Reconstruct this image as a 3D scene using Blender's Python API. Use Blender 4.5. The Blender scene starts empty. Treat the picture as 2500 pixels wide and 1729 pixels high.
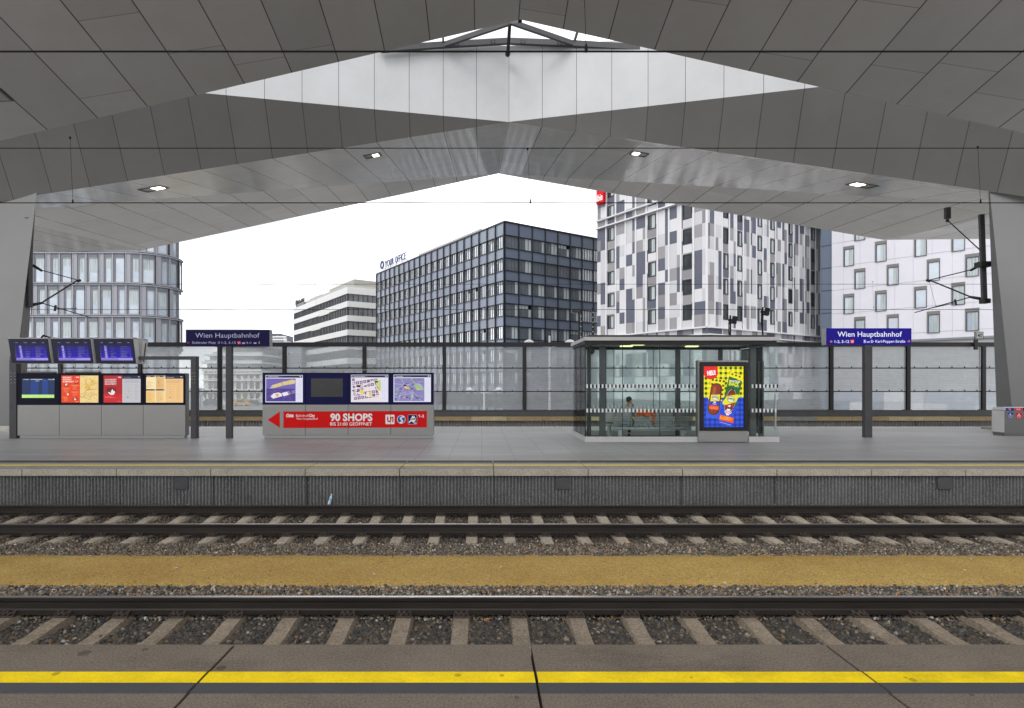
import bpy, math, random
import numpy as np
from mathutils import Vector, Matrix
S = bpy.context.scene
COL = S.collection
# ------------------------------------------------------------------ camera, sky, sun, exposure
EYE = 1.753; F = 1420.0; VX = 1176.0; VY = 942.0          # measured from the photograph (2500 px wide)
cam = bpy.data.cameras.new('camera'); cam_o = bpy.data.objects.new('camera', cam); COL.objects.link(cam_o)
cam_o.location = (0, 0, EYE); cam_o.rotation_euler = (math.radians(90), 0, 0)
cam.sensor_width = 36; cam.lens = F/2500*36
cam.shift_x = (1250-VX)/2500; cam.shift_y = (VY-864.5)/2500
cam.clip_start = 0.1; cam.clip_end = 3000
S.camera = cam_o
SUN_EL, SUN_AZ = math.radians(48), math.radians(205)
w = bpy.data.worlds.new('World'); S.world = w; w.use_nodes = True
nt = w.node_tree; nt.nodes.clear()
N = lambda t, **k: nt.nodes.new(t)
sky = N('ShaderNodeTexSky'); sky.sky_type = 'NISHITA'; sky.sun_disc = False
sky.sun_elevation = SUN_EL; sky.sun_rotation = SUN_AZ; sky.dust_density = 4
hs = N('ShaderNodeHueSaturation'); hs.inputs['Saturation'].default_value = 0.25
nt.links.new(sky.outputs[0], hs.inputs['Color'])
tc = N('ShaderNodeTexCoord'); no = N('ShaderNodeTexNoise'); no.inputs['Scale'].default_value = 5.0; no.inputs['Detail'].default_value = 5
mp = N('ShaderNodeMapping'); mp.inputs['Scale'].default_value = (1, 1, 2.5)
nt.links.new(tc.outputs['Generated'], mp.inputs[0]); nt.links.new(mp.outputs[0], no.inputs['Vector'])
rp = N('ShaderNodeValToRGB'); e = rp.color_ramp.elements
e[0].position = .40; e[0].color = (5.3, 5.4, 5.6, 1); e[1].position = .63; e[1].color = (12.4, 12.4, 12.5, 1)
nt.links.new(no.outputs['Fac'], rp.inputs[0])
mx = N('ShaderNodeMix'); mx.data_type = 'RGBA'; mx.inputs[0].default_value = 0.88
nt.links.new(hs.outputs[0], mx.inputs[6]); nt.links.new(rp.outputs[0], mx.inputs[7])
bg = N('ShaderNodeBackground'); bg.inputs['Strength'].default_value = 0.13
nt.links.new(mx.outputs[2], bg.inputs['Color'])
wo = N('ShaderNodeOutputWorld'); nt.links.new(bg.outputs[0], wo.inputs[0])
sun = bpy.data.lights.new('sun', 'SUN'); sun.energy = 0.7; sun.angle = math.radians(25); sun.color = (1, .97, .92)
sun_o = bpy.data.objects.new('sun', sun); COL.objects.link(sun_o)
sun_o.rotation_euler = (math.radians(90)-SUN_EL, 0, math.pi-SUN_AZ); sun_o.location = (0, -20, 60)
S.view_settings.view_transform = 'Standard'; S.view_settings.look = 'None'
S.view_settings.exposure = 0.72; S.view_settings.gamma = 1
S.cycles.use_denoising = True; S.cycles.max_bounces = 12; S.cycles.diffuse_bounces = 6
S.cycles.glossy_bounces = 5; S.cycles.transparent_max_bounces = 24; S.cycles.caustics_reflective = False
R = random.Random(7)

# ------------------------------------------------------------------ helpers
def W(px, py, D): return Vector(((px-VX)/F*D, D, EYE+(VY-py)/F*D))
def XP(px, D): return (px-VX)/F*D
def ZP(py, D): return EYE+(VY-py)/F*D
def lin(v): v /= 255.; return v/12.92 if v <= .04045 else ((v+.055)/1.055)**2.4
def c(r, g=None, b=None):
    if g is None: g = b = r
    return (lin(r), lin(g), lin(b))
ORIG = {}
def tag(o, label=None, cat=None, group=None, kind=None):
    if label: o['label'] = label
    if cat: o['category'] = cat
    if group: o['group'] = group
    if kind: o['kind'] = kind
    return o
def thing(name, label, cat, loc=(0, 0, 0), group=None, rot=0):
    o = bpy.data.objects.new(name, None); COL.objects.link(o)
    o.location = loc; o.rotation_euler = (0, 0, rot); o.empty_display_size = .2
    ORIG[o] = Vector(loc) if rot == 0 else Vector((0, 0, 0))
    return tag(o, label, cat, group)
def copy_tree(o, parent=None):
    n = o.copy(); COL.objects.link(n)
    if parent: n.parent = parent
    for ch in list(o.children): copy_tree(ch, n)
    return n
_tc = {}
def text_geo(s, bold=0.0):
    k = (s, bold)
    if k not in _tc:
        cu = bpy.data.curves.new('t', 'FONT'); cu.body = s; cu.size = 1; cu.resolution_u = 3; cu.offset = bold
        ob = bpy.data.objects.new('t', cu); COL.objects.link(ob)
        dg = bpy.context.evaluated_depsgraph_get(); me = ob.evaluated_get(dg).to_mesh()
        v = [(p.co.x, p.co.y) for p in me.vertices]; f = [tuple(p.vertices) for p in me.polygons]
        ob.evaluated_get(dg).to_mesh_clear(); COL.objects.unlink(ob); bpy.data.objects.remove(ob); bpy.data.curves.remove(cu)
        _tc[k] = (v, f)
    return _tc[k]
_H = [None]
class MB:
    def __init__(s): s.v = []; s.f = []; s.c = []; s.m = []; s.col = (.5, .5, .5); s.mi = 0
    def add(s, vs, fs, col=None, mi=None):
        b = len(s.v); s.v += [tuple(p) for p in vs]
        for f in fs: s.f.append(tuple(b+i for i in f)); s.c.append(col or s.col); s.m.append(s.mi if mi is None else mi)
        return s
    def poly(s, pts, col=None, mi=None): return s.add(pts, [tuple(range(len(pts)))], col, mi)
    def hexa(s, p, col=None, mi=None):   # 4 bottom, 4 top (same winding, ccw from above)
        return s.add(p, [(3, 2, 1, 0), (4, 5, 6, 7), (0, 1, 5, 4), (1, 2, 6, 5), (2, 3, 7, 6), (3, 0, 4, 7)], col, mi)
    def box(s, x0, x1, y0, y1, z0, z1, col=None, mi=None):
        return s.hexa([(x0, y0, z0), (x1, y0, z0), (x1, y1, z0), (x0, y1, z0), (x0, y0, z1), (x1, y0, z1), (x1, y1, z1), (x0, y1, z1)], col, mi)
    def prism(s, pts, vec, col=None, mi=None):
        n = len(pts); vec = Vector(vec); a = [Vector(p) for p in pts]; b = [p+vec for p in a]
        return s.add(a+b, [tuple(range(n-1, -1, -1)), tuple(range(n, 2*n))]+[(i, (i+1) % n, n+(i+1) % n, n+i) for i in range(n)], col, mi)
    def beam(s, p0, p1, wx, wz, col=None, mi=None):
        p0 = Vector(p0); p1 = Vector(p1); d = (p1-p0).normalized()
        up = Vector((0, 0, 1)) if abs(d.z) < .95 else Vector((0, 1, 0))
        a = d.cross(up).normalized()*(wx/2); b = a.cross(d).normalized()*(wz/2)
        return s.prism([p0-a-b, p0+a-b, p0+a+b, p0-a+b], p1-p0, col, mi)
    def tube(s, p0, p1, r, n=8, r1=None, col=None, mi=None, caps=True):
        p0 = Vector(p0); p1 = Vector(p1); d = (p1-p0).normalized(); r1 = r if r1 is None else r1
        a = d.orthogonal().normalized(); b = d.cross(a)
        vs = []
        for P, q in ((p0, r), (p1, r1)):
            for i in range(n):
                t = 2*math.pi*i/n; vs.append(P+a*(q*math.cos(t))+b*(q*math.sin(t)))
        fs = [(i, (i+1) % n, n+(i+1) % n, n+i) for i in range(n)]
        if caps: fs += [tuple(range(n-1, -1, -1)), tuple(range(n, 2*n))]
        return s.add(vs, fs, col, mi)
    def path(s, pts, r, n=6, col=None, mi=None):
        for a, b in zip(pts[:-1], pts[1:]): s.tube(a, b, r, n, None, col, mi)
        return s
    def lathe(s, prof, ctr, n=16, col=None, mi=None, axis='z'):   # prof: (radius, height)
        vs = []; C = Vector(ctr)
        for r, h in prof:
            for i in range(n):
                t = 2*math.pi*i/n; q = Vector((r*math.cos(t), r*math.sin(t), h))
                if axis == 'y': q = Vector((q.x, q.z, q.y))
                vs.append(C+q)
        fs = []
        for k in range(len(prof)-1):
            for i in range(n): fs.append((k*n+i, k*n+(i+1) % n, (k+1)*n+(i+1) % n, (k+1)*n+i))
        return s.add(vs, fs, col, mi)
    def ball(s, ctr, r, n=12, col=None, mi=None, sc=(1, 1, 1)):
        k = n//2; vs = []; C = Vector(ctr)
        for j in range(k+1):
            a = math.pi*j/k
            for i in range(n):
                t = 2*math.pi*i/n
                vs.append(C+Vector((r*sc[0]*math.sin(a)*math.cos(t), r*sc[1]*math.sin(a)*math.sin(t), -r*sc[2]*math.cos(a))))
        return s.add(vs, [(j*n+i, j*n+(i+1) % n, (j+1)*n+(i+1) % n, (j+1)*n+i) for j in range(k) for i in range(n)], col, mi)
    def text(s, t, O, U, V, w=None, h=None, bold=0, col=None, mi=None, depth=0):
        """letters on the plane O + x*U + y*V; w = total width, h = capital height"""
        if _H[0] is None:
            hv, _ = text_geo('H'); _H[0] = max(p[1] for p in hv)
        v, f = text_geo(t, bold); x0 = min(p[0] for p in v); x1 = max(p[0] for p in v)
        sy = h/_H[0]; sx = (w/(x1-x0)) if w else sy
        O = Vector(O); U = Vector(U); V = Vector(V); Nn = U.cross(V)
        base = [O+U*((p[0]-x0)*sx)+V*(p[1]*sy) for p in v]
        if not depth: return s.add(base, f, col, mi)
        for q in f: s.prism([base[i]+Nn*depth for i in q][::-1], -Nn*depth, col, mi)
        return s
    def build(s, name, mat, parent=None, smooth=False, bevel=0, world=True):
        off = ORIG.get(parent, Vector((0, 0, 0))) if (parent is not None and world) else Vector((0, 0, 0))
        me = bpy.data.meshes.new(name)
        me.from_pydata([(p[0]-off.x, p[1]-off.y, p[2]-off.z) for p in s.v], [], s.f)
        at = me.color_attributes.new('Col', 'FLOAT_COLOR', 'CORNER')
        cc = []
        for f, q in zip(s.f, s.c): cc += [q[0], q[1], q[2], 1.0]*len(f)
        at.data.foreach_set('color', cc)
        for m in (mat if isinstance(mat, (list, tuple)) else [mat]): me.materials.append(m)
        me.polygons.foreach_set('material_index', s.m)
        if smooth: me.polygons.foreach_set('use_smooth', [True]*len(s.f))
        me.update()
        o = bpy.data.objects.new(name, me); COL.objects.link(o)
        if parent is not None: o.parent = parent; ORIG[o] = off
        if bevel:
            b = o.modifiers.new('bevel', 'BEVEL'); b.width = bevel; b.segments = 2; b.limit_method = 'ANGLE'; b.harden_normals = False
        return o
class FC(MB):
    """flat print on a frontal plane at distance D; coordinates in photo pixels (ox + x/s, oy + y/s)"""
    def __init__(s, D, ox=0, oy=0, sc=1.0, step=.0009): super().__init__(); s.D = D; s.ox = ox; s.oy = oy; s.sc = sc; s.n = 0; s.step = step
    def P(s, x, y, d=None):
        D0 = s.D; q = W(s.ox+x/s.sc, s.oy+y/s.sc, D0); q.y = D0-s.n*s.step; return q
    def rect(s, x0, y0, x1, y1, col): return s.pg([(x0, y0), (x1, y0), (x1, y1), (x0, y1)], col)
    def pg(s, pts, col): s.n += 1; return s.poly([s.P(*p) for p in pts][::-1], c(*col))
    def many(s, rects, col):
        s.n += 1
        for (x0, y0, x1, y1) in rects: s.poly([s.P(x0, y1), s.P(x1, y1), s.P(x1, y0), s.P(x0, y0)], c(*col))
        return s
    def line(s, pts, wd, col):
        s.n += 1
        for (ax, ay), (bx, by) in zip(pts[:-1], pts[1:]):
            L = math.hypot(bx-ax, by-ay) or 1; nx, ny = -(by-ay)/L*wd/2, (bx-ax)/L*wd/2
            s.poly([s.P(ax+nx, ay+ny), s.P(bx+nx, by+ny), s.P(bx-nx, by-ny), s.P(ax-nx, ay-ny)], c(*col))
        return s
    def circ(s, x, y, r, col, ry=None, n=24): return s.pg([(x+r*math.cos(2*math.pi*i/n), y+(ry or r)*math.sin(2*math.pi*i/n)) for i in range(n)], col)
    def rrect(s, x0, y0, x1, y1, r, col):
        p = []
        for cx, cy, a in ((x1-r, y1-r, 0), (x0+r, y1-r, 90), (x0+r, y0+r, 180), (x1-r, y0+r, 270)):
            p += [(cx+r*math.cos(math.radians(a+t)), cy+r*math.sin(math.radians(a+t))) for t in (0, 30, 60, 90)]
        return s.pg(p, col)
    def txt(s, t, x0, x1, ytop, ybase, col, bold=0, rot=0):
        s.n += 1; k = s.D/F/s.sc; a = math.radians(rot)
        return s.text(t, s.P(x0, ybase), (math.cos(a), 0, math.sin(a)), (-math.sin(a), 0, math.cos(a)), abs(x1-x0)*k, (ybase-ytop)*k, bold, c(*col))

# ------------------------------------------------------------------ materials
def newmat(name):
    m = bpy.data.materials.new(name); m.use_nodes = True; t = m.node_tree; t.nodes.clear()
    o = t.nodes.new('ShaderNodeOutputMaterial'); p = t.nodes.new('ShaderNodeBsdfPrincipled')
    t.links.new(p.outputs[0], o.inputs[0]); return m, t, p
def setp(p, rough=.6, metal=0, spec=.5):
    p.inputs['Roughness'].default_value = rough; p.inputs['Metallic'].default_value = metal
    p.inputs['Specular IOR Level'].default_value = spec
def math_n(t, op, a, b=None, cc=None):
    n = t.nodes.new('ShaderNodeMath'); n.operation = op
    for i, x in enumerate((a, b, cc)):
        if x is None: continue
        if isinstance(x, (int, float)): n.inputs[i].default_value = x
        else: t.links.new(x, n.inputs[i])
    return n.outputs[0]
def mixc(t, fac, a, b, blend='MIX'):
    n = t.nodes.new('ShaderNodeMix'); n.data_type = 'RGBA'; n.blend_type = blend
    for i, x in ((0, fac), (6, a), (7, b)):
        if isinstance(x, (int, float)): n.inputs[i].default_value = x
        elif isinstance(x, tuple): n.inputs[i].default_value = (x[0], x[1], x[2], 1)
        else: t.links.new(x, n.inputs[i])
    return n.outputs[2]
def noise(t, scale, detail=4, rough=.6, vec=None, stretch=None):
    n = t.nodes.new('ShaderNodeTexNoise'); n.inputs['Scale'].default_value = scale; n.inputs['Detail'].default_value = detail
    n.inputs['Roughness'].default_value = rough
    if vec is None:
        g = t.nodes.new('ShaderNodeNewGeometry'); vec = g.outputs['Position']
    if stretch:
        m = t.nodes.new('ShaderNodeMapping'); m.inputs['Scale'].default_value = stretch; t.links.new(vec, m.inputs[0]); vec = m.outputs[0]
    t.links.new(vec, n.inputs['Vector']); return n.outputs['Fac']
def ramp(t, fac, p0, p1, c0=(0, 0, 0), c1=(1, 1, 1)):
    r = t.nodes.new('ShaderNodeValToRGB'); e = r.color_ramp.elements
    e[0].position = p0; e[0].color = (*c0, 1); e[1].position = p1; e[1].color = (*c1, 1); t.links.new(fac, r.inputs[0]); return r.outputs[0]
def bump(t, p, h, strength=.3, dist=.01):
    b = t.nodes.new('ShaderNodeBump'); b.inputs['Strength'].default_value = strength; b.inputs['Distance'].default_value = dist
    t.links.new(h, b.inputs['Height']); t.links.new(b.outputs[0], p.inputs['Normal'])
def M(name, col, rough=.6, metal=0, spec=.5, var=.15, vs=3, grain=0, gs=60, bmp=0, bs=80, bd=.005, streak=None, attr=False, spots=0):
    m, t, p = newmat(name); setp(p, rough, metal, spec)
    if attr:
        a = t.nodes.new('ShaderNodeAttribute'); a.attribute_name = 'Col'; base = a.outputs['Color']
    else: base = (col[0], col[1], col[2])
    f = noise(t, vs, 5, .65, stretch=streak)
    out = mixc(t, ramp(t, f, .3, .7), mixc(t, 1.0, base, (1-var,)*3, 'MULTIPLY'), mixc(t, 1.0, base, (1+var*.6,)*3, 'MULTIPLY'))
    if grain:
        out = mixc(t, grain, out, ramp(t, noise(t, gs, 2, .7), .3, .7, tuple(x*.35 for x in col), tuple(min(1, x*1.9) for x in col)))
    if spots:
        v = t.nodes.new('ShaderNodeTexVoronoi'); v.inputs['Scale'].default_value = spots; g = t.nodes.new('ShaderNodeNewGeometry'); t.links.new(g.outputs['Position'], v.inputs['Vector'])
        wv = t.nodes.new('ShaderNodeSeparateColor'); t.links.new(v.outputs['Color'], wv.inputs[0])
        rad = math_n(t, 'MULTIPLY', math_n(t, 'MAXIMUM', math_n(t, 'SUBTRACT', wv.outputs[0], .55), 0), .55)
        hit = math_n(t, 'LESS_THAN', math_n(t, 'ADD', v.outputs['Distance'], math_n(t, 'MULTIPLY', noise(t, 30, 2), .06)), rad)
        out = mixc(t, math_n(t, 'MULTIPLY', hit, .75), out, tuple(x*.42 for x in col))
        blot = ramp(t, noise(t, .7, 6, .75, stretch=(1, 2.2, 1)), .52, .72); out = mixc(t, blot, out, mixc(t, 1, out, (.66, .65, .64), 'MULTIPLY'))
    t.links.new(out, p.inputs['Base Color'])
    if bmp: bump(t, p, noise(t, bs, 4, .65), bmp, bd)
    rr = t.nodes.new('ShaderNodeMapRange'); rr.inputs['To Min'].default_value = max(.02, rough-.12); rr.inputs['To Max'].default_value = min(1, rough+.12)
    t.links.new(f, rr.inputs[0]); t.links.new(rr.outputs[0], p.inputs['Roughness'])
    return m
def joint(t, co, period, off, width):
    u = math_n(t, 'DIVIDE', math_n(t, 'SUBTRACT', co, off), period)
    d = math_n(t, 'ABSOLUTE', math_n(t, 'SUBTRACT', math_n(t, 'FRACT', u), .5))
    return math_n(t, 'GREATER_THAN', d, .5-width/period/2), math_n(t, 'FLOOR', u)
def panel_mat(name, col, rough, X0, period=1.45, width=.03, cross=True, metal=0, L=5.5, tone=.10, streaks=0):
    m, t, p = newmat(name); setp(p, rough, metal)
    g = t.nodes.new('ShaderNodeNewGeometry'); sx = t.nodes.new('ShaderNodeSeparateXYZ'); t.links.new(g.outputs['Position'], sx.inputs[0])
    j, idn = joint(t, sx.outputs[0], period, X0, width)
    wn = t.nodes.new('ShaderNodeTexWhiteNoise'); wn.noise_dimensions = '1D'; t.links.new(idn, wn.inputs['W'])
    y = math_n(t, 'ADD', math_n(t, 'MULTIPLY', math_n(t, 'ABSOLUTE', math_n(t, 'SUBTRACT', sx.outputs[0], X0)), .18), sx.outputs[1])
    y = math_n(t, 'ADD', y, math_n(t, 'MULTIPLY', wn.outputs['Value'], L))
    j2, id2 = joint(t, y, L, 0, width*.55)
    cv = t.nodes.new('ShaderNodeCombineXYZ'); t.links.new(idn, cv.inputs[0]); t.links.new(id2, cv.inputs[1])
    w2 = t.nodes.new('ShaderNodeTexWhiteNoise'); w2.noise_dimensions = '2D'; t.links.new(cv.outputs[0], w2.inputs['Vector'])
    k = t.nodes.new('ShaderNodeMapRange'); k.inputs['To Min'].default_value = 1-tone; k.inputs['To Max'].default_value = 1+tone*.3
    t.links.new((w2 if cross else wn).outputs['Value'], k.inputs[0])
    kk = t.nodes.new('ShaderNodeCombineColor'); [t.links.new(k.outputs[0], kk.inputs[i]) for i in range(3)]
    base = mixc(t, 1.0, (col[0], col[1], col[2]), kk.outputs[0], 'MULTIPLY')
    base = mixc(t, ramp(t, noise(t, .5, 5, .7), .35, .75), base, mixc(t, 1.0, base, (.88, .87, .86), 'MULTIPLY'))
    mask = math_n(t, 'MAXIMUM', j, math_n(t, 'MULTIPLY', j2, .7)) if cross else j
    base = mixc(t, mask, base, (.03, .03, .03)); t.links.new(base, p.inputs['Base Color'])
    bump(t, p, noise(t, .9, 2, .5), .25, .03)
    return m
def attr_mat(name, rough=.5, emit=0, spec=.2):
    m, t, p = newmat(name); setp(p, rough, 0, spec)
    a = t.nodes.new('ShaderNodeAttribute'); a.attribute_name = 'Col'
    if emit:
        p.inputs['Base Color'].default_value = (.02, .02, .02, 1); p.inputs['Emission Strength'].default_value = emit
        t.links.new(a.outputs['Color'], p.inputs['Emission Color'])
    else: t.links.new(a.outputs['Color'], p.inputs['Base Color'])
    return m
def emit_mat(name, col, s):
    m, t, p = newmat(name); p.inputs['Base Color'].default_value = (*col, 1); p.inputs['Emission Color'].default_value = (*col, 1); p.inputs['Emission Strength'].default_value = s; return m
def glass_mat(name, tint=(.9, .95, .93), gloss=.08, milky=0, mcol=(.8, .82, .84), rough=.02, dirt=False):
    m = bpy.data.materials.new(name); m.use_nodes = True; t = m.node_tree; t.nodes.clear()
    o = t.nodes.new('ShaderNodeOutputMaterial'); tr = t.nodes.new('ShaderNodeBsdfTransparent'); tr.inputs[0].default_value = (*tint, 1)
    gl = t.nodes.new('ShaderNodeBsdfGlossy'); gl.inputs['Roughness'].default_value = rough
    fr = t.nodes.new('ShaderNodeFresnel'); fr.inputs[0].default_value = 1.45
    f = math_n(t, 'MAXIMUM', math_n(t, 'MINIMUM', math_n(t, 'ADD', fr.outputs[0], gloss-.04), 1.0), 0.0)
    out = tr.outputs[0]
    if milky:
        di = t.nodes.new('ShaderNodeBsdfDiffuse'); di.inputs[0].default_value = (*mcol, 1)
        tl = t.nodes.new('ShaderNodeBsdfTranslucent'); tl.inputs[0].default_value = (*mcol, 1)
        ds = t.nodes.new('ShaderNodeMixShader'); ds.inputs[0].default_value = .88; t.links.new(di.outputs[0], ds.inputs[1]); t.links.new(tl.outputs[0], ds.inputs[2])
        ms = t.nodes.new('ShaderNodeMixShader'); t.links.new(tr.outputs[0], ms.inputs[1]); t.links.new(ds.outputs[0], ms.inputs[2])
        if dirt:
            n1 = noise(t, 1.1, 6, .7); n2 = noise(t, 3, 5, .7, stretch=(.25, 1, 1.2))
            mr = t.nodes.new('ShaderNodeMapRange'); mr.inputs['From Min'].default_value = .25; mr.inputs['From Max'].default_value = .75
            mr.inputs['To Min'].default_value = milky*.75; mr.inputs['To Max'].default_value = milky*1.3
            t.links.new(math_n(t, 'ADD', math_n(t, 'MULTIPLY', n1, .6), math_n(t, 'MULTIPLY', n2, .4)), mr.inputs[0]); gg = t.nodes.new('ShaderNodeNewGeometry'); sz = t.nodes.new('ShaderNodeSeparateXYZ'); t.links.new(gg.outputs['Position'], sz.inputs[0]); jl, _ = joint(t, sz.outputs[2], .115, 0, .022)
            t.links.new(math_n(t, 'ADD', mr.outputs[0], math_n(t, 'MULTIPLY', jl, .05)), ms.inputs[0])
        else: ms.inputs[0].default_value = milky
        out = ms.outputs[0]
    mg = t.nodes.new('ShaderNodeMixShader'); t.links.new(f, mg.inputs[0]); t.links.new(out, mg.inputs[1]); t.links.new(gl.outputs[0], mg.inputs[2])
    t.links.new(mg.outputs[0], o.inputs[0]); return m
AX = 1.22
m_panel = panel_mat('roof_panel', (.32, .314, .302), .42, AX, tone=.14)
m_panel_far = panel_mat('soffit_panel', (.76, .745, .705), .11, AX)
m_fascia = panel_mat('fascia_panel', (.118, .115, .11), .42, AX, cross=False)
m_white = panel_mat('white_cladding', (.50, .51, .525), .4, AX, width=.02, cross=False, tone=.04)
m_pillar = M('pillar_paint', (.155, .155, .154), .5, var=.06, vs=.8, bmp=.05)
m_dark = M('dark_steel', (.030, .030, .032), .5, 0, .2, var=.2, vs=6)
m_steel = M('grey_steel', (.075, .075, .08), .5, 0, .25, var=.15, vs=5)
m_grey = M('grey_paint', (.36, .36, .355), .4, .1, var=.06, vs=2)
m_cab = M('cabinet_metal', (.30, .296, .288), .42, .3, var=.05, vs=1.5, bmp=.03, bs=300)
m_alu = M('pale_aluminium', (.60, .59, .59), .45, 0, .3, var=.06, vs=2)
m_conc = M('edge_concrete', (.38, .35, .295), .8, 0, .3, var=.28, vs=2.2, grain=.35, gs=30, bmp=.35, bs=140, bd=.003)
m_conc_near = M('near_concrete', (.155, .13, .105), .85, 0, .25, spots=5, var=.35, vs=1.9, grain=.5, gs=75, bmp=.4, bs=200, bd=.003)
m_rib = M('ribbed_concrete', (.175, .175, .175), .85, 0, .2, var=.45, vs=1.4, grain=.5, gs=28, bmp=.5, bs=150, bd=.004)
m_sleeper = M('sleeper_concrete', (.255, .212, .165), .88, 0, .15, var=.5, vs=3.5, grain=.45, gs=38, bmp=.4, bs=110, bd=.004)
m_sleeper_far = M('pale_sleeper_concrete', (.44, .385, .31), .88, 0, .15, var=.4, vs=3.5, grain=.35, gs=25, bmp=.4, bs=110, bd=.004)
m_rust = M('rail_side', (.026, .021, .019), .55, 0, .25, var=.3, vs=4, streak=(.3, 1, 3))
m_polish = M('rail_top', (.62, .61, .62), .26, 1, var=.15, vs=5, streak=(.2, 8, 8))
m_dull = M('dull_rail_top', (.10, .09, .08), .5, .6, var=.2, vs=5, streak=(.2, 8, 8))
m_clip = M('clip_steel', (.085, .07, .06), .6, .4, var=.3, vs=20)
m_yellow = M('yellow_line', (.88, .63, .012), .75, 0, .12, spots=7, var=.2, vs=4, grain=.16, gs=70, bmp=.3, bs=150, bd=.002)
m_groove = M('tactile_strip', (.052, .054, .064), .75, var=.2, vs=3, grain=.4, gs=220, bmp=.5, bs=200)
m_paint = attr_mat('painted', .5)
m_print = attr_mat('printed', .45, 0, .12)
m_screen = attr_mat('lit_screen', .25, 1.0)
m_wire = M('wire', (.012, .012, .012), .6, 0, .1, var=.1)
m_bglass = glass_mat('barrier_glass', (.96, .98, .985), .01, .31, (.93, .95, .97), .03, True)
m_sglass = glass_mat('shelter_glass', (.93, .97, .955), .01)
m_win = M('window_glass', (.03, .035, .04), .04, 0, .5, var=.2, vs=.6); m_win.node_tree.nodes['Principled BSDF'].inputs['IOR'].default_value = 2.6
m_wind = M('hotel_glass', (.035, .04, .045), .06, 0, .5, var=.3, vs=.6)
m_wins = M('office_glass_sky', (.80, .84, .90), .10, .75, .5, var=.3, vs=.5)  # pale metallic base puts the bright sky reflection into the pane colour
m_winb = M('ribbon_glass', (.19, .20, .21), .08, 0, .6, var=.35, vs=.5)
m_ofr = M('office_frame', (.085, .095, .115), .4, .2)
m_shpost = M('shelter_post', (.13, .13, .135), .5, 0, .25, var=.1)
m_wing = M('office_glass_grey', (.10, .115, .135), .08, 0, .6, var=.3, vs=.4)
m_winl = M('window_glass_pale', (.36, .42, .50), .05, 0, .5, var=.2, vs=.5); m_winl.node_tree.nodes['Principled BSDF'].inputs['IOR'].default_value = 2.2
# ------------------------------------------------------------------ ground, platforms, ballast
m_ground = M('street_asphalt', (.20, .20, .205), .85, var=.2, vs=.1)
m_bed = M('ballast_bed', (.075, .062, .05), .95, var=.4, vs=5, grain=.7, gs=70, bmp=.8, bs=60, bd=.02)
def deck_mat():
    m, t, p = newmat('platform_paving'); setp(p, .42)
    g = t.nodes.new('ShaderNodeNewGeometry'); b = t.nodes.new('ShaderNodeTexBrick')
    b.offset = 0; b.inputs['Scale'].default_value = 1; b.inputs['Brick Width'].default_value = .8; b.inputs['Row Height'].default_value = .8
    b.inputs['Mortar Size'].default_value = .011; b.inputs['Mortar Smooth'].default_value = .2
    b.inputs['Color1'].default_value = (.41, .41, .418, 1); b.inputs['Color2'].default_value = (.45, .45, .453, 1); b.inputs['Mortar'].default_value = (.21, .21, .21, 1)
    t.links.new(g.outputs['Position'], b.inputs['Vector'])
    n1 = noise(t, .35, 6, .65, stretch=(.6, 1.6, 1)); col = mixc(t, ramp(t, n1, .35, .68), b.outputs[0], mixc(t, 1, b.outputs[0], (.78, .77, .76), 'MULTIPLY'))
    col = mixc(t, .3, col, ramp(t, noise(t, 22, 3, .8), .3, .7, (.10, .10, .10), (.58, .58, .58)))
    sx = t.nodes.new('ShaderNodeSeparateXYZ'); t.links.new(g.outputs['Position'], sx.inputs[0])
    band = math_n(t, 'MULTIPLY', math_n(t, 'GREATER_THAN', sx.outputs[1], 14.1), math_n(t, 'LESS_THAN', sx.outputs[1], 14.75))
    col = mixc(t, math_n(t, 'MULTIPLY', band, .4), col, (.30, .28, .25))
    t.links.new(col, p.inputs['Base Color'])
    mr = t.nodes.new('ShaderNodeMapRange'); mr.inputs['To Min'].default_value = .28; mr.inputs['To Max'].default_value = .55; t.links.new(n1, mr.inputs[0]); t.links.new(mr.outputs[0], p.inputs['Roughness'])
    bump(t, p, noise(t, 120, 3), .25, .002); return m
m_deck = deck_mat()
def sand_mat():
    m, t, p = newmat('yellow_grit'); setp(p, .95, 0, .2)
    a = ramp(t, noise(t, 42, 4, .85), .36, .64, (.22, .14, .045), (.84, .60, .20))
    v = t.nodes.new('ShaderNodeTexVoronoi'); v.inputs['Scale'].default_value = 34
    g = t.nodes.new('ShaderNodeNewGeometry'); t.links.new(g.outputs['Position'], v.inputs['Vector'])
    hsv = mixc(t, .35, a, mixc(t, v.outputs['Color'], (.40, .27, .08), (.72, .52, .17)))
    b = mixc(t, ramp(t, noise(t, .9, 5, .7), .3, .7), hsv, mixc(t, 1, hsv, (.80, .72, .66), 'MULTIPLY'))
    t.links.new(b, p.inputs['Base Color']); bump(t, p, noise(t, 90, 4, .75), .9, .012); return m
st = lambda o: tag(o, kind='structure')
g = MB(); g.poly([(-600, 33.62, -3.6), (600, 33.62, -3.6), (600, 1500, -3.6), (-600, 1500, -3.6)]); st(g.build('ground', m_ground))
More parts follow.
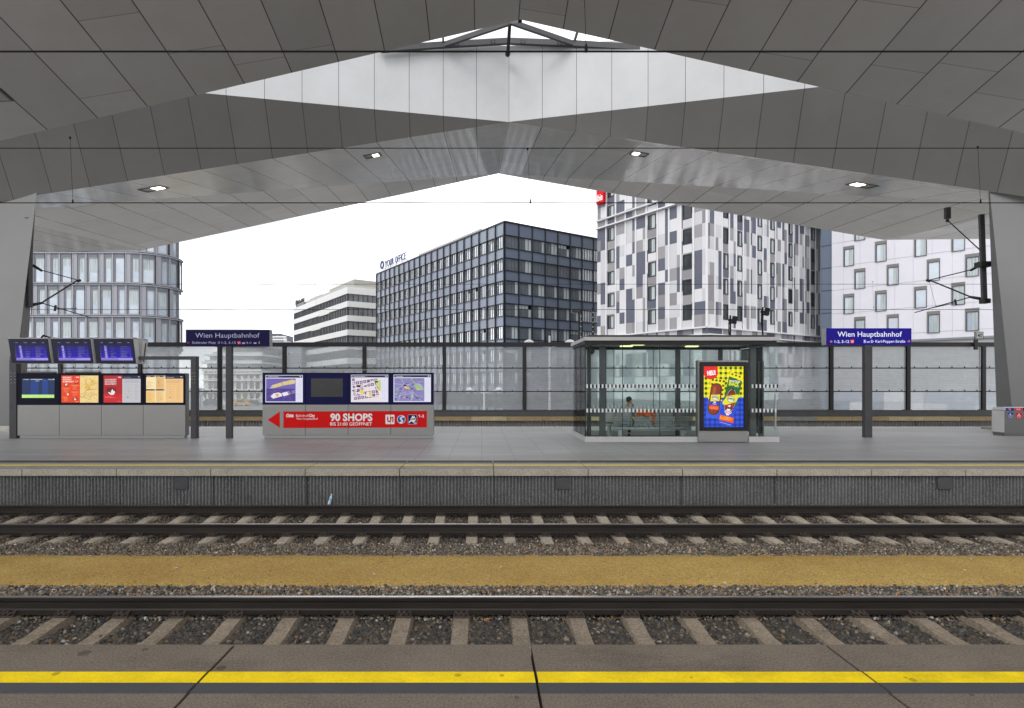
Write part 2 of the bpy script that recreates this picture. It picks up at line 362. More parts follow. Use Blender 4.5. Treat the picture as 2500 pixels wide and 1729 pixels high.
# near platform: coping slabs with open joints, tactile groove, deck behind
def slabs(y0, y1, z0, z1, x0, x1, j0, L, gap, mat, bev):
    b = MB(); k = math.floor((x0-j0)/L); x = j0+k*L
    while x < x1: b.box(x+gap/2, x+L-gap/2, y0, y1, z0, z1); x += L
    o = b.build('platform_edge', mat, bevel=bev); return st(o)
slabs(3.0, 3.945, -.16, 0, -9, 10, .327, 2.0, .016, m_conc_near, .006)
b = MB(); b.box(-45, 46, -40, 2.99, -.2, -.002); b.box(-9, 10, 2.99, 3.80, -.9, -.17, col=c(60)); st(b.build('platform', m_conc_near))
def strip(name, y0, y1, z, x0, x1, j0, L, gap, mat):
    b = MB(); x = j0+math.floor((x0-j0)/L)*L
    while x < x1: b.box(x+gap/2, x+L-gap/2, y0, y1, z-.003, z+.003); x += L
    return st(b.build(name, mat))
strip('yellow_line', 3.428, 3.556, .002, -9, 10, .327, 2, .018, m_yellow)
strip('tactile_strip', 3.312, 3.426, .0015, -9, 10, .327, 2, .018, m_groove)
# middle platform
slabs(12.23, 13.28, -.145, 0, -18, 19, -5.70, 1.985, .014, m_conc, .008)
b = MB(); b.box(-26, 27, 13.285, 24.6, -.3, -.003); st(b.build('platform', m_deck))
b = MB(); b.box(-26, 27, 24.605, 24.95, -.3, .002); st(b.build('platform_edge', M('back_edge', (.58, .56, .52), .8, var=.12, vs=2)))
strip('yellow_line', 12.76, 12.92, .002, -18, 19, -5.70, 1.985, .018, M('far_yellow_line', (.85, .68, .16), .6, var=.12, vs=4))  # brighter, paler yellow paints in the sheen of the shallow viewing angle
strip('tactile_strip', 13.29, 13.62, .001, -18, 19, -5.70, 1.985, .02, m_groove)
# ribbed retaining wall below the middle platform
def ribwall(name, x0, x1, y, z0, z1, pitch, amp, seg, mat, panel, j0):
    b = MB(); b.box(x0, x1, y+amp+.03, y+.5, z0, z1)
    n = int((x1-x0)/pitch)*seg; prev = None
    for i in range(n+1):
        x = x0+i*pitch/seg; ph = (i % seg)/seg
        u = ((x-j0) % panel)
        yy = y+amp*(.5-.5*math.cos(2*math.pi*ph))**1.6
        if u < .02: yy = y+amp+.02
        if prev: b.poly([(prev[0], prev[1], z0), (x, yy, z0), (x, yy, z1), (prev[0], prev[1], z1)])
        prev = (x, yy)
    return b
b = ribwall('wall', -14, 16, 12.33, -.86, -.15, .0715, .05, 10, m_rib, 1.985, -5.70)
x = -13.6
while x < 15.5:
    for z in (-.30, -.56):
        b.tube((x, 12.318, z), (x, 12.36, z), .017, 8)
    x += .662
st(b.build('platform_wall', m_rib))
m_shadow = M('recess', (.02, .02, .02), .9)
for px in (443, 1373, 2304.5):
    X = XP(px, 12.32); b = MB(); b.box(X-.148, X+.148, 12.295, 12.328, -.44, -.185)
    for dx in (-.09, .09):
        for z in (-.21, -.41): b.tube((X+dx, 12.288, z), (X+dx, 12.30, z), .008, 6)
    lab = {443: 'square dark cover plate on the ribbed wall, leftmost of three', 1373: 'square dark cover plate on the ribbed wall below the glass shelter', 2304.5: 'square dark cover plate on the ribbed wall, rightmost of three'}[px]
    tag(b.build('cover_plate', m_steel, bevel=.003), lab, 'cover plate', 'cover plates on the ribbed wall')
# far side: track pit, third platform edge
b = MB(); b.box(-30, 32, 24.95, 32.4, -1.0, -.78); st(b.build('ballast_bed', M('pale_ballast', (.24, .225, .20), .95, var=.4, vs=4, grain=.4, gs=40)))
b = MB(); x = -30
while x < 32:
    L = R.choice((1.4, 2.0, 2.0, 2.6)); k = R.random()
    b.box(x+.01, x+L-.01, 32.3, 33.28, -.19, 0, c(*((150, 132, 98) if k < .55 else (176, 160, 124) if k < .75 else (122, 124, 122)))); x += L
m_fedge = M('far_edge', (.3, .28, .24), .85, var=.2, vs=2, attr=True)
st(b.build('platform_edge', m_fedge))
b = ribwall('wall', -30, 32, 32.42, -.8, -.19, .16, .06, 4, m_rib, 2.2, 0); st(b.build('platform_wall', m_rib))
# ballast beds and gravel
b = MB(); b.box(-9, 10, 3.8, 7.2, -1.0, -.80); b.box(-14, 16, 8.3, 12.4, -1.0, -.80); st(b.build('ballast_bed', m_bed))
def sheet(x0, x1, y0, y1, z, nx, ny, amp, edge=0):
    b = MB(); rr = random.Random(3); hs_ = {}
    for j in range(ny+1):
        for i in range(nx+1):
            e = min(1, j/3, (ny-j)/3)
            yy = y0+(y1-y0)*j/ny+(rr.uniform(-edge, edge) if j in (0, ny) else 0)
            b.v.append((x0+(x1-x0)*i/nx, yy, z+rr.uniform(-amp, amp)-(1-e)*.05))
    for j in range(ny):
        for i in range(nx):
            a = j*(nx+1)+i; b.f.append((a, a+1, a+nx+2, a+nx+1)); b.c.append((.5,)*3); b.m.append(0)
    return b
st(sheet(-10, 12, 6.95, 8.55, -.685, 160, 16, .004, .05).build('sand_strip', sand_mat(), smooth=True))
PHI = (1+5**.5)/2
ICO = np.array([(-1, PHI, 0), (1, PHI, 0), (-1, -PHI, 0), (1, -PHI, 0), (0, -1, PHI), (0, 1, PHI), (0, -1, -PHI), (0, 1, -PHI), (PHI, 0, -1), (PHI, 0, 1), (-PHI, 0, -1), (-PHI, 0, 1)])/1.9
ICF = np.array([(0, 11, 5), (0, 5, 1), (0, 1, 7), (0, 7, 10), (0, 10, 11), (1, 5, 9), (5, 11, 4), (11, 10, 2), (10, 7, 6), (7, 1, 8), (3, 9, 4), (3, 4, 2), (3, 2, 6), (3, 6, 8), (3, 8, 9), (4, 9, 5), (2, 4, 11), (6, 2, 10), (8, 6, 7), (9, 8, 1)])
OCV = np.array([(1, 0, 0), (-1, 0, 0), (0, 1, 0), (0, -1, 0), (0, 0, 1), (0, 0, -1)])*1.05
OCF = np.array([(0, 2, 4), (2, 1, 4), (1, 3, 4), (3, 0, 4), (2, 0, 5), (1, 2, 5), (3, 1, 5), (0, 3, 5)])
def stone_mat():
    m, t, p = newmat('gravel_stone'); setp(p, .9, 0, .12)
    a = t.nodes.new('ShaderNodeAttribute'); a.attribute_name = 'Col'
    f = noise(t, 45, 4, .7); t.links.new(mixc(t, f, mixc(t, 1, a.outputs[0], (.6, .6, .6), 'MULTIPLY'), mixc(t, 1, a.outputs[0], (1.3, 1.3, 1.3), 'MULTIPLY')), p.inputs['Base Color'])
    bump(t, p, noise(t, 150, 3), .5, .004); return m
m_stone = stone_mat()
PAL = np.array([(.060, .058, .058), (.085, .078, .070), (.12, .105, .088), (.17, .145, .115), (.05, .052, .058), (.25, .22, .18), (.20, .12, .06), (.10, .085, .07), (.30, .28, .26)])
def gravel(name, regions, size, step, palw, V, Fc, seed, label, gain=1.0):
    rg = np.random.default_rng(seed); P = []
    for (x0, x1, y0, y1, zf) in regions:
        xs, ys = np.meshgrid(np.arange(x0, x1, step), np.arange(y0, y1, step)); n = xs.size
        xx = xs.ravel()+rg.uniform(-.5, .5, n)*step*1.2; yy = ys.ravel()+rg.uniform(-.5, .5, n)*step*1.2
        P.append(np.stack([xx, yy, np.vectorize(zf)(xx, yy)+rg.uniform(-.5, .5, n)*size*.55], 1))
    P = np.concatenate(P); n = len(P)
    sc = size*.5*rg.uniform(.6, 1.25, (n, 1, 1))*rg.uniform(.6, 1.25, (n, 1, 3))
    q = rg.normal(size=(n, 4)); q /= np.linalg.norm(q, axis=1, keepdims=True); a, bb, cc, d = q.T
    Rm = np.stack([1-2*(cc*cc+d*d), 2*(bb*cc-d*a), 2*(bb*d+cc*a), 2*(bb*cc+d*a), 1-2*(bb*bb+d*d), 2*(cc*d-bb*a), 2*(bb*d-cc*a), 2*(cc*d+bb*a), 1-2*(bb*bb+cc*cc)], 1).reshape(n, 3, 3)
    vv = V[None]*rg.uniform(.72, 1.2, (n, len(V), 1))*sc
    vv = np.einsum('nij,nkj->nki', Rm, vv)+P[:, None, :]
    ff = (Fc[None]+(np.arange(n)*len(V))[:, None, None]).reshape(-1, 3)
    me = bpy.data.meshes.new(name); me.vertices.add(n*len(V)); me.vertices.foreach_set('co', vv.astype(np.float32).ravel())
    nf = len(ff); me.loops.add(nf*3); me.loops.foreach_set('vertex_index', ff.astype(np.int32).ravel()); me.polygons.add(nf)
    me.polygons.foreach_set('loop_start', np.arange(0, nf*3, 3, dtype=np.int32))
    cl = PAL[rg.choice(len(PAL), n, p=palw)]*rg.uniform(.65, 1.4, (n, 1))*gain
    ca = np.ones((n, len(Fc)*3, 4), np.float32); ca[:, :, :3] = cl[:, None, :]
    at = me.color_attributes.new('Col', 'FLOAT_COLOR', 'CORNER'); at.data.foreach_set('color', ca.ravel())
    me.update(calc_edges=True); me.materials.append(m_stone); o = bpy.data.objects.new(name, me); COL.objects.link(o)
    return tag(o, label, 'gravel', kind='stuff')
pw = lambda *w: np.array(w)/sum(w)
DARK = pw(5, 5, 3, 1.2, 4, .5, .7, 4, .3); BROWN = pw(1.5, 3, 5, 4, 1, 1.2, 2.2, 4, .5); MIXD = pw(2, 3, 4, 4, 1.5, 2, 2.2, 3, .8)
gravel('gravel', [(-7.2, 8, 5.2, 6.32, lambda x, y: -.812)], .052, .030, DARK, ICO, ICF, 1, 'dark coarse track gravel between the sleepers beside the near platform', 1.05)
gravel('gravel', [(-7.6, 8.6, 6.32, 7.07, lambda x, y: -.770+.085*min(1, (y-6.36)/.3))], .042, .026, MIXD, ICO, ICF, 2, 'mixed brown and grey gravel shoulder between near rail and sand strip', 1.35)
gravel('gravel', [(-10.5, 12.5, 9.1, 12.28, lambda x, y: -.800)], .045, .036, BROWN, OCV, OCF, 3, 'brown gravel between the sleepers of the far track', 1.2)
gravel('gravel', [(-9.6, 11.2, 8.41, 9.22, lambda x, y: -.735-.02*(y-8.4))], .042, .028, BROWN, OCV, OCF, 4, 'brown gravel shoulder between sand strip and far track', 1.6)
gravel('gravel', [(-7, 8.5, 7.0, 8.5, lambda x, y: -.687)], .016, .085, pw(3, 2, 3, 3, 2, 3, 3, 3, 3), OCV, OCF, 5, 'scattered small pebbles lying on the yellow sand strip', 1.5)
# ------------------------------------------------------------------ rails and sleepers
def rail(y, x0, x1, label, top=None):
    t = thing('rail', label, 'rail', (0, y, -.55))
    pr = [(-.075, -.172), (.075, -.172), (.075, -.160), (.02, -.145), (.0085, -.13), (.0085, -.052), (.032, -.040), (.0355, -.010), (.026, -.0035)]
    pf = [(y+a, -.55+b) for a, b in pr]; pf += [(y-.026, -.5535), (y-.0355, -.56), (y-.032, -.59), (y-.0085, -.602), (y-.0085, -.68), (y-.02, -.695), (y-.075, -.71)]
    b = MB(); b.prism([(x0, a, z) for a, z in pf][::-1], (x1-x0, 0, 0)); b.build('rail_web', m_rust, t)
    b = MB(); b.prism([(x0, y+a, -.55+z) for a, z in ((-.0345, -.012), (-.026, -.003), (-.018, .0005), (.018, .0005), (.026, -.003))], (x1-x0, 0, 0)); b.build('rail_head', top or m_polish, t)
    return t
rail(6.36, -9, 10, 'heavy dark steel rail with polished top nearest the camera')
rail(9.70, -13, 15, 'steel rail of the far track on the side of the sand strip')
rail(11.21, -13, 15, 'steel rail running along the ribbed platform wall', m_dull)
def clip_mesh(y, sgn):
    b = MB(); z = -.722
    b.box(-.085, .085, y-.01, y+.07*sgn if sgn > 0 else y+.01, z-.005, z+.012) if sgn > 0 else b.box(-.085, .085, y-.075, y+.005, z-.005, z+.012)
    yy = y+.03*sgn; rr_ = .011
    b.path([(-.075, yy+.03*sgn, z+.015), (-.06, yy-.035*sgn, z+.04), (-.028, yy+.045*sgn, z+.022), (0, yy-.03*sgn, z+.042), (.028, yy+.045*sgn, z+.022), (.06, yy-.035*sgn, z+.04), (.075, yy+.03*sgn, z+.015)], rr_, 6)
    b.tube((0, yy, z+.01), (0, yy, z+.058), .016, 6); b.tube((0, yy, z+.03), (0, yy, z+.042), .026, 8); return b
def sleepers(yc, x0, n, pitch, label, group, seed, mat=None):
    rr = random.Random(seed)
    t = thing('sleeper', label, 'sleeper', (0, yc, -.9), group)
    b = MB(); pr = [(-1.3, -.745), (-1.05, -.735), (-.5, -.732), (-.25, -.765), (.25, -.765), (.5, -.732), (1.05, -.735), (1.3, -.745)]
    for (ya, za), (yb, zb) in zip(pr[:-1], pr[1:]):
        b.hexa([(-.14, yc+ya, -.93), (.14, yc+ya, -.93), (.14, yc+yb, -.93), (-.14, yc+yb, -.93), (-.08, yc+ya, za), (.08, yc+ya, za), (.08, yc+yb, zb), (-.08, yc+yb, zb)])
    b.build('sleeper_beam', mat or m_sleeper, t)
    for ry in (yc-.755, yc+.755):
        for s in (-1, 1): clip_mesh(ry+.072*s, s).build('rail_clip', m_clip, t)
    for i in range(n):
        q = t if i == 0 else copy_tree(t)
        q.location = (x0+i*pitch+rr.uniform(-.012, .012), yc, -.9+rr.uniform(-.004, .004)); q.rotation_euler.z = rr.uniform(-.006, .006)
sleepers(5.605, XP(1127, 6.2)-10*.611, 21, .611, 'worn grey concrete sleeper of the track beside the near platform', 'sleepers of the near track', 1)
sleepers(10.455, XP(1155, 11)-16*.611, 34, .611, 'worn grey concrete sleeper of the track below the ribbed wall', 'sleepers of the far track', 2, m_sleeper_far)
# bottle and litter
Xb = XP(803, 12.2); t = thing('bottle', 'clear blue plastic bottle leaning on the ribbed wall', 'bottle', (Xb, 12.2, -.74)); t.rotation_euler = (math.radians(-12), math.radians(14), 0)
b = MB(); b.lathe([(0, 0), (.032, 0), (.034, .02), (.031, .06), (.034, .09), (.033, .14), (.014, .19), (.013, .20), (0, .20)], (0, 0, 0), 14); b.build('bottle_body', M('bottle_plastic', (.58, .68, .74), .1, 0, .8), t, True, world=False)
b = MB(); b.lathe([(0, .2), (.016, .2), (.016, .225), (0, .225)], (0, 0, 0), 10); b.build('cap', M('bottle_cap', (.7, .75, .8), .4), t, world=False)
b = MB(); b.lathe([(.0345, .085), (.0345, .135)], (0, 0, 0), 14); b.build('bottle_label', M('bottle_label', (.2, .4, .7), .4), t, world=False)
m_scrap = M('paper_scrap', (.65, .63, .58), .7)
rr = random.Random(5)
for i in range(34):
    k = i % 4
    if k == 0: x, y, z = rr.uniform(-9, 10), rr.uniform(11.85, 12.25), -.745
    elif k == 1: x, y, z = rr.uniform(-8, 9), rr.uniform(10, 10.9), -.74
    elif k == 2: x, y, z = rr.uniform(-7, 9), rr.uniform(8.4, 9.2), -.715
    else: x, y, z = rr.uniform(-6, 7), rr.uniform(6.7, 8.2), -.672
    b = MB(); a = rr.uniform(.012, .035); h = rr.uniform(.004, .02); th = rr.uniform(0, 3)
    ca, sa = math.cos(th)*a, math.sin(th)*a
    b.prism([(x-ca, y-sa, z), (x+sa*.5, y-ca*.5, z+h), (x+ca, y+sa, z+h*.3), (x-sa*.6, y+ca*.6, z+h*.8)], (0, 0, .003))
    lab = ['pale scrap of litter at the foot of the ribbed wall', 'pale scrap of litter between the far rails', 'pale scrap of litter on the brown gravel shoulder', 'pale scrap of litter on the yellow sand strip'][k]
    tag(b.build('litter_scrap', m_scrap), lab, 'litter', ['litter by the wall', 'litter between the rails', 'litter on the shoulder', 'litter on the sand'][k])
# ------------------------------------------------------------------ station roof
def tri_fan(b, pts, mi=0):
    for i in range(1, len(pts)-1): b.poly([pts[0], pts[i], pts[i+1]], mi=mi)
def plane_hit(px, py, p0, p1, p2):
    n = (p1-p0).cross(p2-p0); o = Vector((0, 0, EYE)); d = W(px, py, 1)-o
    return o+d*((p0-o).dot(n)/d.dot(n))
A = W(1270, 48, 19.2); EL = W(0, 344, 17.65); ER = W(2500, 325, 17.6)
EL = A+(EL-A)*1.55; ER = A+(ER-A)*1.75
fw = Vector((0, -23, 23*.221)); up = Vector((0, 0, .9))
roof = thing('station_roof', 'near folded roof of grey metal panels over the near tracks, close overhead', 'roof', (A.x, A.y, A.z))
EL2 = Vector((2*EL.x-A.x, A.y, A.z)); ER2 = Vector((2*ER.x-A.x, A.y, A.z)); lo = Vector((0, -44, 0))
b = MB(); ch = [EL2, EL, A, ER, ER2]
for p, q in zip(ch[:-1], ch[1:]):
    b.poly([q, p, p+fw, q+fw])
b.build('ceiling_panels', m_panel, roof)
b = MB(); 
for p, q in ((A, EL), (A, ER), (EL, EL2), (ER, ER2)): b.poly([p+up, q+up, q+up+fw, p+up+fw]); b.poly([p, q, q+up, p+up])
b.poly([EL2, EL2+fw, EL2+fw+up, EL2+up]); b.poly([ER2, ER2+fw, ER2+fw+up, ER2+up]); b.build('roof_deck', m_steel, roof)
# far roof
B = W(1240.8, 298, 26.0); C_ = W(1216.5, 424, 40.4)
PL = W(89, 477, 23.8); PR = W(2414.4, 467, 22.7)
FL = B+(PL-B)*1.3; FR = B+(PR-B)*1.3
CL = W(87.8, 508.7, 26.0); CR = W(2412, 495.8, 25.4); CL2 = C_+(CL-C_)*1.12; CR2 = C_+(CR-C_)*1.12
KL = W(344, 611.4, 35.7); KR = W(2157.4, 585.9, 32.8)
VL = W(86.5, 550.3, 27.8); VR = W(2415, 531, 26.7); VL2 = KL+(VL-KL)*1.35; VR2 = KR+(VR-KR)*1.35
BL = W(20, 617.5, 32.5); BR = W(2470, 583, 30.5)
DL = Vector((FL.x, 26-.206*(B.x-FL.x), B.z+.02)); DR = Vector((FR.x, 26-.25*(FR.x-B.x), B.z+.02))
WT = Vector((B.x, B.y, 16.95)); WL = Vector((DL.x, DL.y, 14.6)); WR = Vector((DR.x, DR.y, 14.6))
far = thing('station_roof', 'far folded roof with white skylight wall spanning between two pillars', 'roof', tuple(B))
B2 = Vector((2*FL.x-B.x, B.y, B.z)); B3 = Vector((2*FR.x-B.x, B.y, B.z))
b = MB(); b.poly([B, FL, DL]); b.poly([B, DR, FR]); b.poly([B2, DL, FL]); b.poly([B3, FR, DR]); b.build('front_fascia', m_fascia, far)
b = MB(); b.poly([B, DL, WL, WT]); b.poly([B, WT, WR, DR]); b.build('skylight_wall', m_white, far)
b = MB()
for Cc, c2, f in ((C_, CL2, FL), (C_, CR2, FR)): b.poly([B, Cc, c2]); b.poly([B, c2, f])
for K, v2, c2 in ((KL, VL2, CL2), (KR, VR2, CR2)): b.poly([C_, K, v2]); b.poly([C_, v2, c2])
b.poly([KL, BL, VL2]); b.poly([KR, VR2, BR])
b.poly([FL, B2, Vector((B2.x, 38, 15)), VL2]); b.poly([FR, VR2, Vector((B3.x, 38, 15)), B3])
b.build('soffit', m_panel_far, far)
u2 = Vector((0, .05, .8))
b = MB(); top = [WT, WL, FL+Vector((-1, 0, 5)), VL2+Vector((-2, 0, 4)), BL+u2, KL+u2, C_+u2, KR+u2, BR+u2, VR2+Vector((2, 0, 4)), FR+Vector((1, 0, 5)), WR]
ctr = Vector((B.x, 31, 18.2))
for i in range(len(top)): b.poly([ctr, top[i], top[(i+1) % len(top)]])
for p, q in ((BL, KL), (KL, C_), (C_, KR), (KR, BR)): b.poly([p, q, q+u2, p+u2])
b.build('roof_deck', m_steel, far)
# recessed lights
m_lamp = emit_mat('lamp_panel', (1, .93, .72), 2.6)
m_refl = M('lamp_frame', (.30, .30, .29), .3, .5)
m_trim = M('lamp_trim', (.10, .10, .10), .4, .3)
def light(px, py, pl, wx, wy, flip, label, alt=None):
    p = plane_hit(px, py, *pl)
    if alt and plane_hit(px, py, *alt).y < p.y: pl = alt; p = plane_hit(px, py, *pl)
    n = (pl[1]-pl[0]).cross(pl[2]-pl[0]).normalized()
    if n.z > 0: n = -n
    ay = (Vector((0, 1, 0))-n*n.y).normalized(); ax = ay.cross(n).normalized()
    if ax.x < 0: ax = -ax
    t = thing('ceiling_light', label, 'light', tuple(p), 'recessed ceiling lights')
    q = lambda u, v, h: p+ax*u+ay*v+n*h
    b = MB()
    for u0, u1, v0, v1 in ((-wx, wx, -wy, -wy+.05), (-wx, wx, wy-.05, wy), (-wx, -wx+.05, -wy+.05, wy-.05), (wx-.05, wx, -wy+.05, wy-.05)):
        b.prism([q(u0, v0, 0), q(u1, v0, 0), q(u1, v1, 0), q(u0, v1, 0)], n*.03)
    b.build('frame', m_trim, t)
    b = MB(); b.poly([q(-wx+.05, -wy+.05, .006), q(wx-.05, -wy+.05, .006), q(wx-.05, wy-.05, .006), q(-wx+.05, wy-.05, .006)]); b.build('reflector', m_refl, t)
    u0, u1 = (.0, wx-.12) if not flip else (-wx+.12, .0)
    b = MB(); b.prism([q(u0, -wy+.14, .01), q(u1, -wy+.14, .01), q(u1, wy-.14, .01), q(u0, wy-.14, .01)], n*.02); b.build('lamp', m_lamp, t)
sl = (B, C_, CL); sr = (B, C_, CR)
light(375, 461, (B, FL, CL2), .52, .42, False, 'lit square ceiling light nearest the left pillar')
light(910, 380, (B, C_, CL2), .40, .42, False, 'lit square ceiling light left of the soffit centre fold')
light(1560, 376, (B, C_, CR2), .40, .42, True, 'lit square ceiling light right of the soffit centre fold')
light(2105, 452, (B, FR, CR2), .52, .42, True, 'lit square ceiling light nearest the right pillar', (B, C_, CR2))
t = thing('ceiling_light', 'unlit ceiling light in the dark near roof at far left', 'light', tuple(W(8, 232, 15)), 'recessed ceiling lights')
p3 = (A, EL, EL+fw); qd = [plane_hit(*q, *p3) for q in ((-36, 248), (33, 245), (0, 217), (-60, 222))]
nn = (p3[1]-p3[0]).cross(p3[2]-p3[0]).normalized(); nn = -nn if nn.z > 0 else nn
b = MB(); b.prism([q+nn*.002 for q in qd], nn*.03); b.build('frame', m_trim, t)
cq = sum(qd, Vector())/4; b = MB(); b.prism([cq+(q-cq)*.82+nn*.033 for q in qd], nn*.004); b.build('reflector', m_refl, t)
# skylight frame
t = thing('skylight_frame', 'dark steel skylight frame of beams between the two roofs', 'skylight', tuple(W(1240, 100, 25.7)))
pts = [W(930, 121, 24.6), W(1082.5, 110, 25.2), W(1240, 101, 25.75), W(1400.7, 107, 25.2), W(1595, 119, 24.6)]
b = MB()
for p, q in zip(pts[:-1], pts[1:]): b.beam(p, q, .16, .24)
b.build('ring_beam', m_steel, t)
b = MB(); b.beam(W(1239.6, 132, 25.6), W(1245, 52, 24.0), .13, .24); b.ball(W(1239.5, 132, 25.55), .12, 10); b.beam(W(1245, 52, 24), W(1270, 47.5, 19.5), .13, .2); b.build('centre_beam', m_dark, t)
b = MB(); b.beam(W(1246, 55, 23.9), pts[1], .12, .2); b.build('diagonal_beam', m_steel, t)
b = MB(); b.beam(W(1250, 55, 23.9), pts[3], .12, .2); b.build('diagonal_beam', m_steel, t)
for px, p in ((1082, pts[1]), (1400.7, pts[3])):
    b = MB(); b.beam(p, p+Vector(((.3 if px > 1300 else -.02), -.6, .95)), .08, .1); b.build('strut', m_steel, t)
b = MB()
for px in (1110, 1118, 1200, 1208, 1272, 1280, 1362, 1370):
    for dy in (-3, 3):
        k = abs(px-1240)/160; p = W(px, 101+k*7.5+dy, 25.6-k*.5); b.tube(p, p+Vector((0, -.04, 0)), .025, 6)
b.build('bolt_heads', m_dark, t)
# pillars
def pillar(ft, fb, bt, bb, xo, label):
    t = thing('pillar', label, 'pillar', (fb.x, fb.y, 0))
    dt = bt-ft; db = bb-fb; o = Vector((xo, 0, 0)); ft = ft+(ft-fb)*.06; bt = bt+(bt-bb)*.06
    b = MB(); L = [fb, fb+o, bb+o, bb]; T = [ft, ft+o, bt+o, bt]
    if xo < 0: L = [L[1], L[0], L[3], L[2]]; T = [T[1], T[0], T[3], T[2]]
    b.hexa(L+T); b.build('shaft', m_pillar, t)
    b = MB(); s = 1 if xo > 0 else -1
    e = Vector((-.06*s, -.08, 0)); f0 = fb+e; b0 = bb+Vector((-.06*s, .05, 0)); q = [(f0.x, f0.y), (f0.x+xo, f0.y), (b0.x+xo, b0.y), (b0.x, b0.y)]
    if xo < 0: q = [q[1], q[0], q[3], q[2]]
    b.hexa([(x, y, 0) for x, y in q]+[(x, y, fb.z-.002) for x, y in q]); b.build('plinth', M('plinth', (.5, .48, .43), .8), t)
pillar(W(89, 478, 23.75), W(22.5, 1040, 22.5), W(87.5, 479, 24.4), W(60, 1036, 23.5), -3.6, 'tapering grey roof pillar at left behind the departure displays')
pillar(W(2416.5, 470, 22.75), W(2474, 1030, 21.6), W(2413, 472, 23.6), W(2434, 1024, 23.6), 4.0, 'tapering grey roof pillar at right behind the bins')
b = MB(); b.box(XP(2409, 23.6), XP(2470, 23.6), 23.2, 23.9, 0, .10); tag(b.build('kerb_block', m_conc, bevel=.01), 'low pale concrete block at the foot of the right pillar', 'block')
# ------------------------------------------------------------------ overhead lines
def line(name, label, y, wires, drops, x0, x1):
    t = thing(name, label, 'overhead line', (0, y, wires[0][0]))
    for nm, z, r in wires_named(wires):
        b = MB(); b.tube((x0, y, z), (x1, y, z), r, 6); b.build(nm, m_wire, t)
    for px, z0, z1 in drops:
        X = XP(px, y); b = MB(); b.tube((X-(.05 if z1-z0 > .8 else 0), y, z1), (X, y, z0), .003, 5); b.tube((X, y, z0-.012), (X, y, z0+.06), .017, 6, .010); b.tube((X-.05, y, z1-.02), (X-.05, y, z1+.02), .016, 6); b.build('dropper', m_wire, t)
def wires_named(ws): return [(('contact_wire', 'messenger_wire')[i], z, r) for i, (z, r) in enumerate(ws)]
line('overhead_line', 'thick contact wire over the nearest track, highest in the picture', 5.61, [(ZP(126, 5.61), .0088)], [(1431, ZP(124, 5.61), 6.6)], -20, 20)
line('overhead_line', 'pair of thin wires over the track by the ribbed wall', 10.46, [(ZP(495.5, 10.46), .0085), (ZP(362, 10.46), .0075)], [(1295, ZP(495, 10.46), ZP(364, 10.46)), (178, ZP(495, 10.46), ZP(364, 10.46)+.2), (2394, ZP(495, 10.46), ZP(360, 10.46))], -26, 26)
line('overhead_line', 'faint pair of wires behind the middle platform crossing the buildings', 26.65, [(ZP(756, 26.65), .010), (ZP(694, 26.65), .009)], [(315, ZP(756, 26.65), ZP(692, 26.65)), (772, ZP(756, 26.65), ZP(694, 26.65)), (2133, ZP(752, 26.65), ZP(688, 26.65))], -40, 40)
def cantilever(x, y0, zt, zb, tip, label, s):
    t = thing('cantilever', label, 'catenary arm', (x, y0, zt))
    ze = EYE+(VY-684)/F*tip; ym = y0+.75
    zb2 = zb
    b = MB(); b.tube((x, y0+.1, zt), (x, y0+.55, zt-.12), .065, 8, .05); b.build('insulator', m_dark, t)
    b = MB(); b.tube((x, y0+.1, zb), (x, y0+.6, zb+.15), .065, 8, .05); b.build('insulator', m_dark, t)
    b = MB(); b.tube((x, y0+.5, zt-.1), (x, tip, ze), .022, 6); b.tube((x, y0+.55, zb+.14), (x, tip, ze), .032, 6); b.tube((x, tip, ze-.05), (x, tip+.15, ze+.02), .06, 6); b.build('bracket_tube', m_dark, t)
    za = zb+.1; b = MB(); b.tube((x, y0+.6, za+.03), (x, tip+.9, za-.22), .022, 6); b.tube((x, y0+1.35, za-.1), (x, tip-.05, ZP(756, 26.65)+.05), .016, 6); b.tube((x, tip-.4, za-.16), (x, tip, ze-.1), .006, 5); b.tube((x, y0+1.3, za-.2), (x, y0+1.36, za+.05), .045, 6); b.build('registration_arm', m_dark, t)
    return t
xl = -18.5
cantilever(xl, 23.9, ZP(650, 24.1), ZP(745, 24.1), 26.65, 'black catenary arm reaching out from the left pillar', 1)
b = MB(); b.box(xl-.06, xl+.10, 23.62, 23.85, ZP(752, 23.9), 8.6); tag(b.build('bracket_post', m_steel), 'narrow steel bracket post on the edge of the left pillar', 'post')
xr = XP(2400, 23.8)
t = cantilever(xr, 23.85, ZP(646, 23.8), ZP(728, 23.8), 26.65, 'black catenary arm carried by the hanging mast at right', 1)
t = thing('hanging_mast', 'dark square mast hanging from the soffit beside the right pillar', 'mast', (xr, 23.8, ZP(737, 23.8)))
b = MB(); b.beam((xr-.07, 23.8, ZP(524, 23.8)), (xr+.05, 23.8, ZP(735, 23.8)), .19, .10); b.build('mast_post', m_steel, t)
b = MB(); b.box(xr-.05, xr+.2, 23.66, 23.94, ZP(741, 23.8), ZP(730, 23.8)); b.build('mast_foot', m_dark, t)
b = MB(); b.box(xr-.22, xr+.28, 23.62, 23.98, ZP(652, 23.8), ZP(640, 23.8)); b.build('mast_clamp', m_dark, t)
p0 = W(2313, 514, 25.0); p1 = Vector((xr-.12, 23.8, ZP(611, 23.8)))
t = thing('stay_anchor', 'small grey box under the soffit with a stay rod to the mast', 'anchor', tuple(p0))
b = MB(); b.box(p0.x-.10, p0.x+.10, p0.y-.07, p0.y+.07, p0.z-.36, p0.z+.12); b.build('anchor_box', m_steel, t)
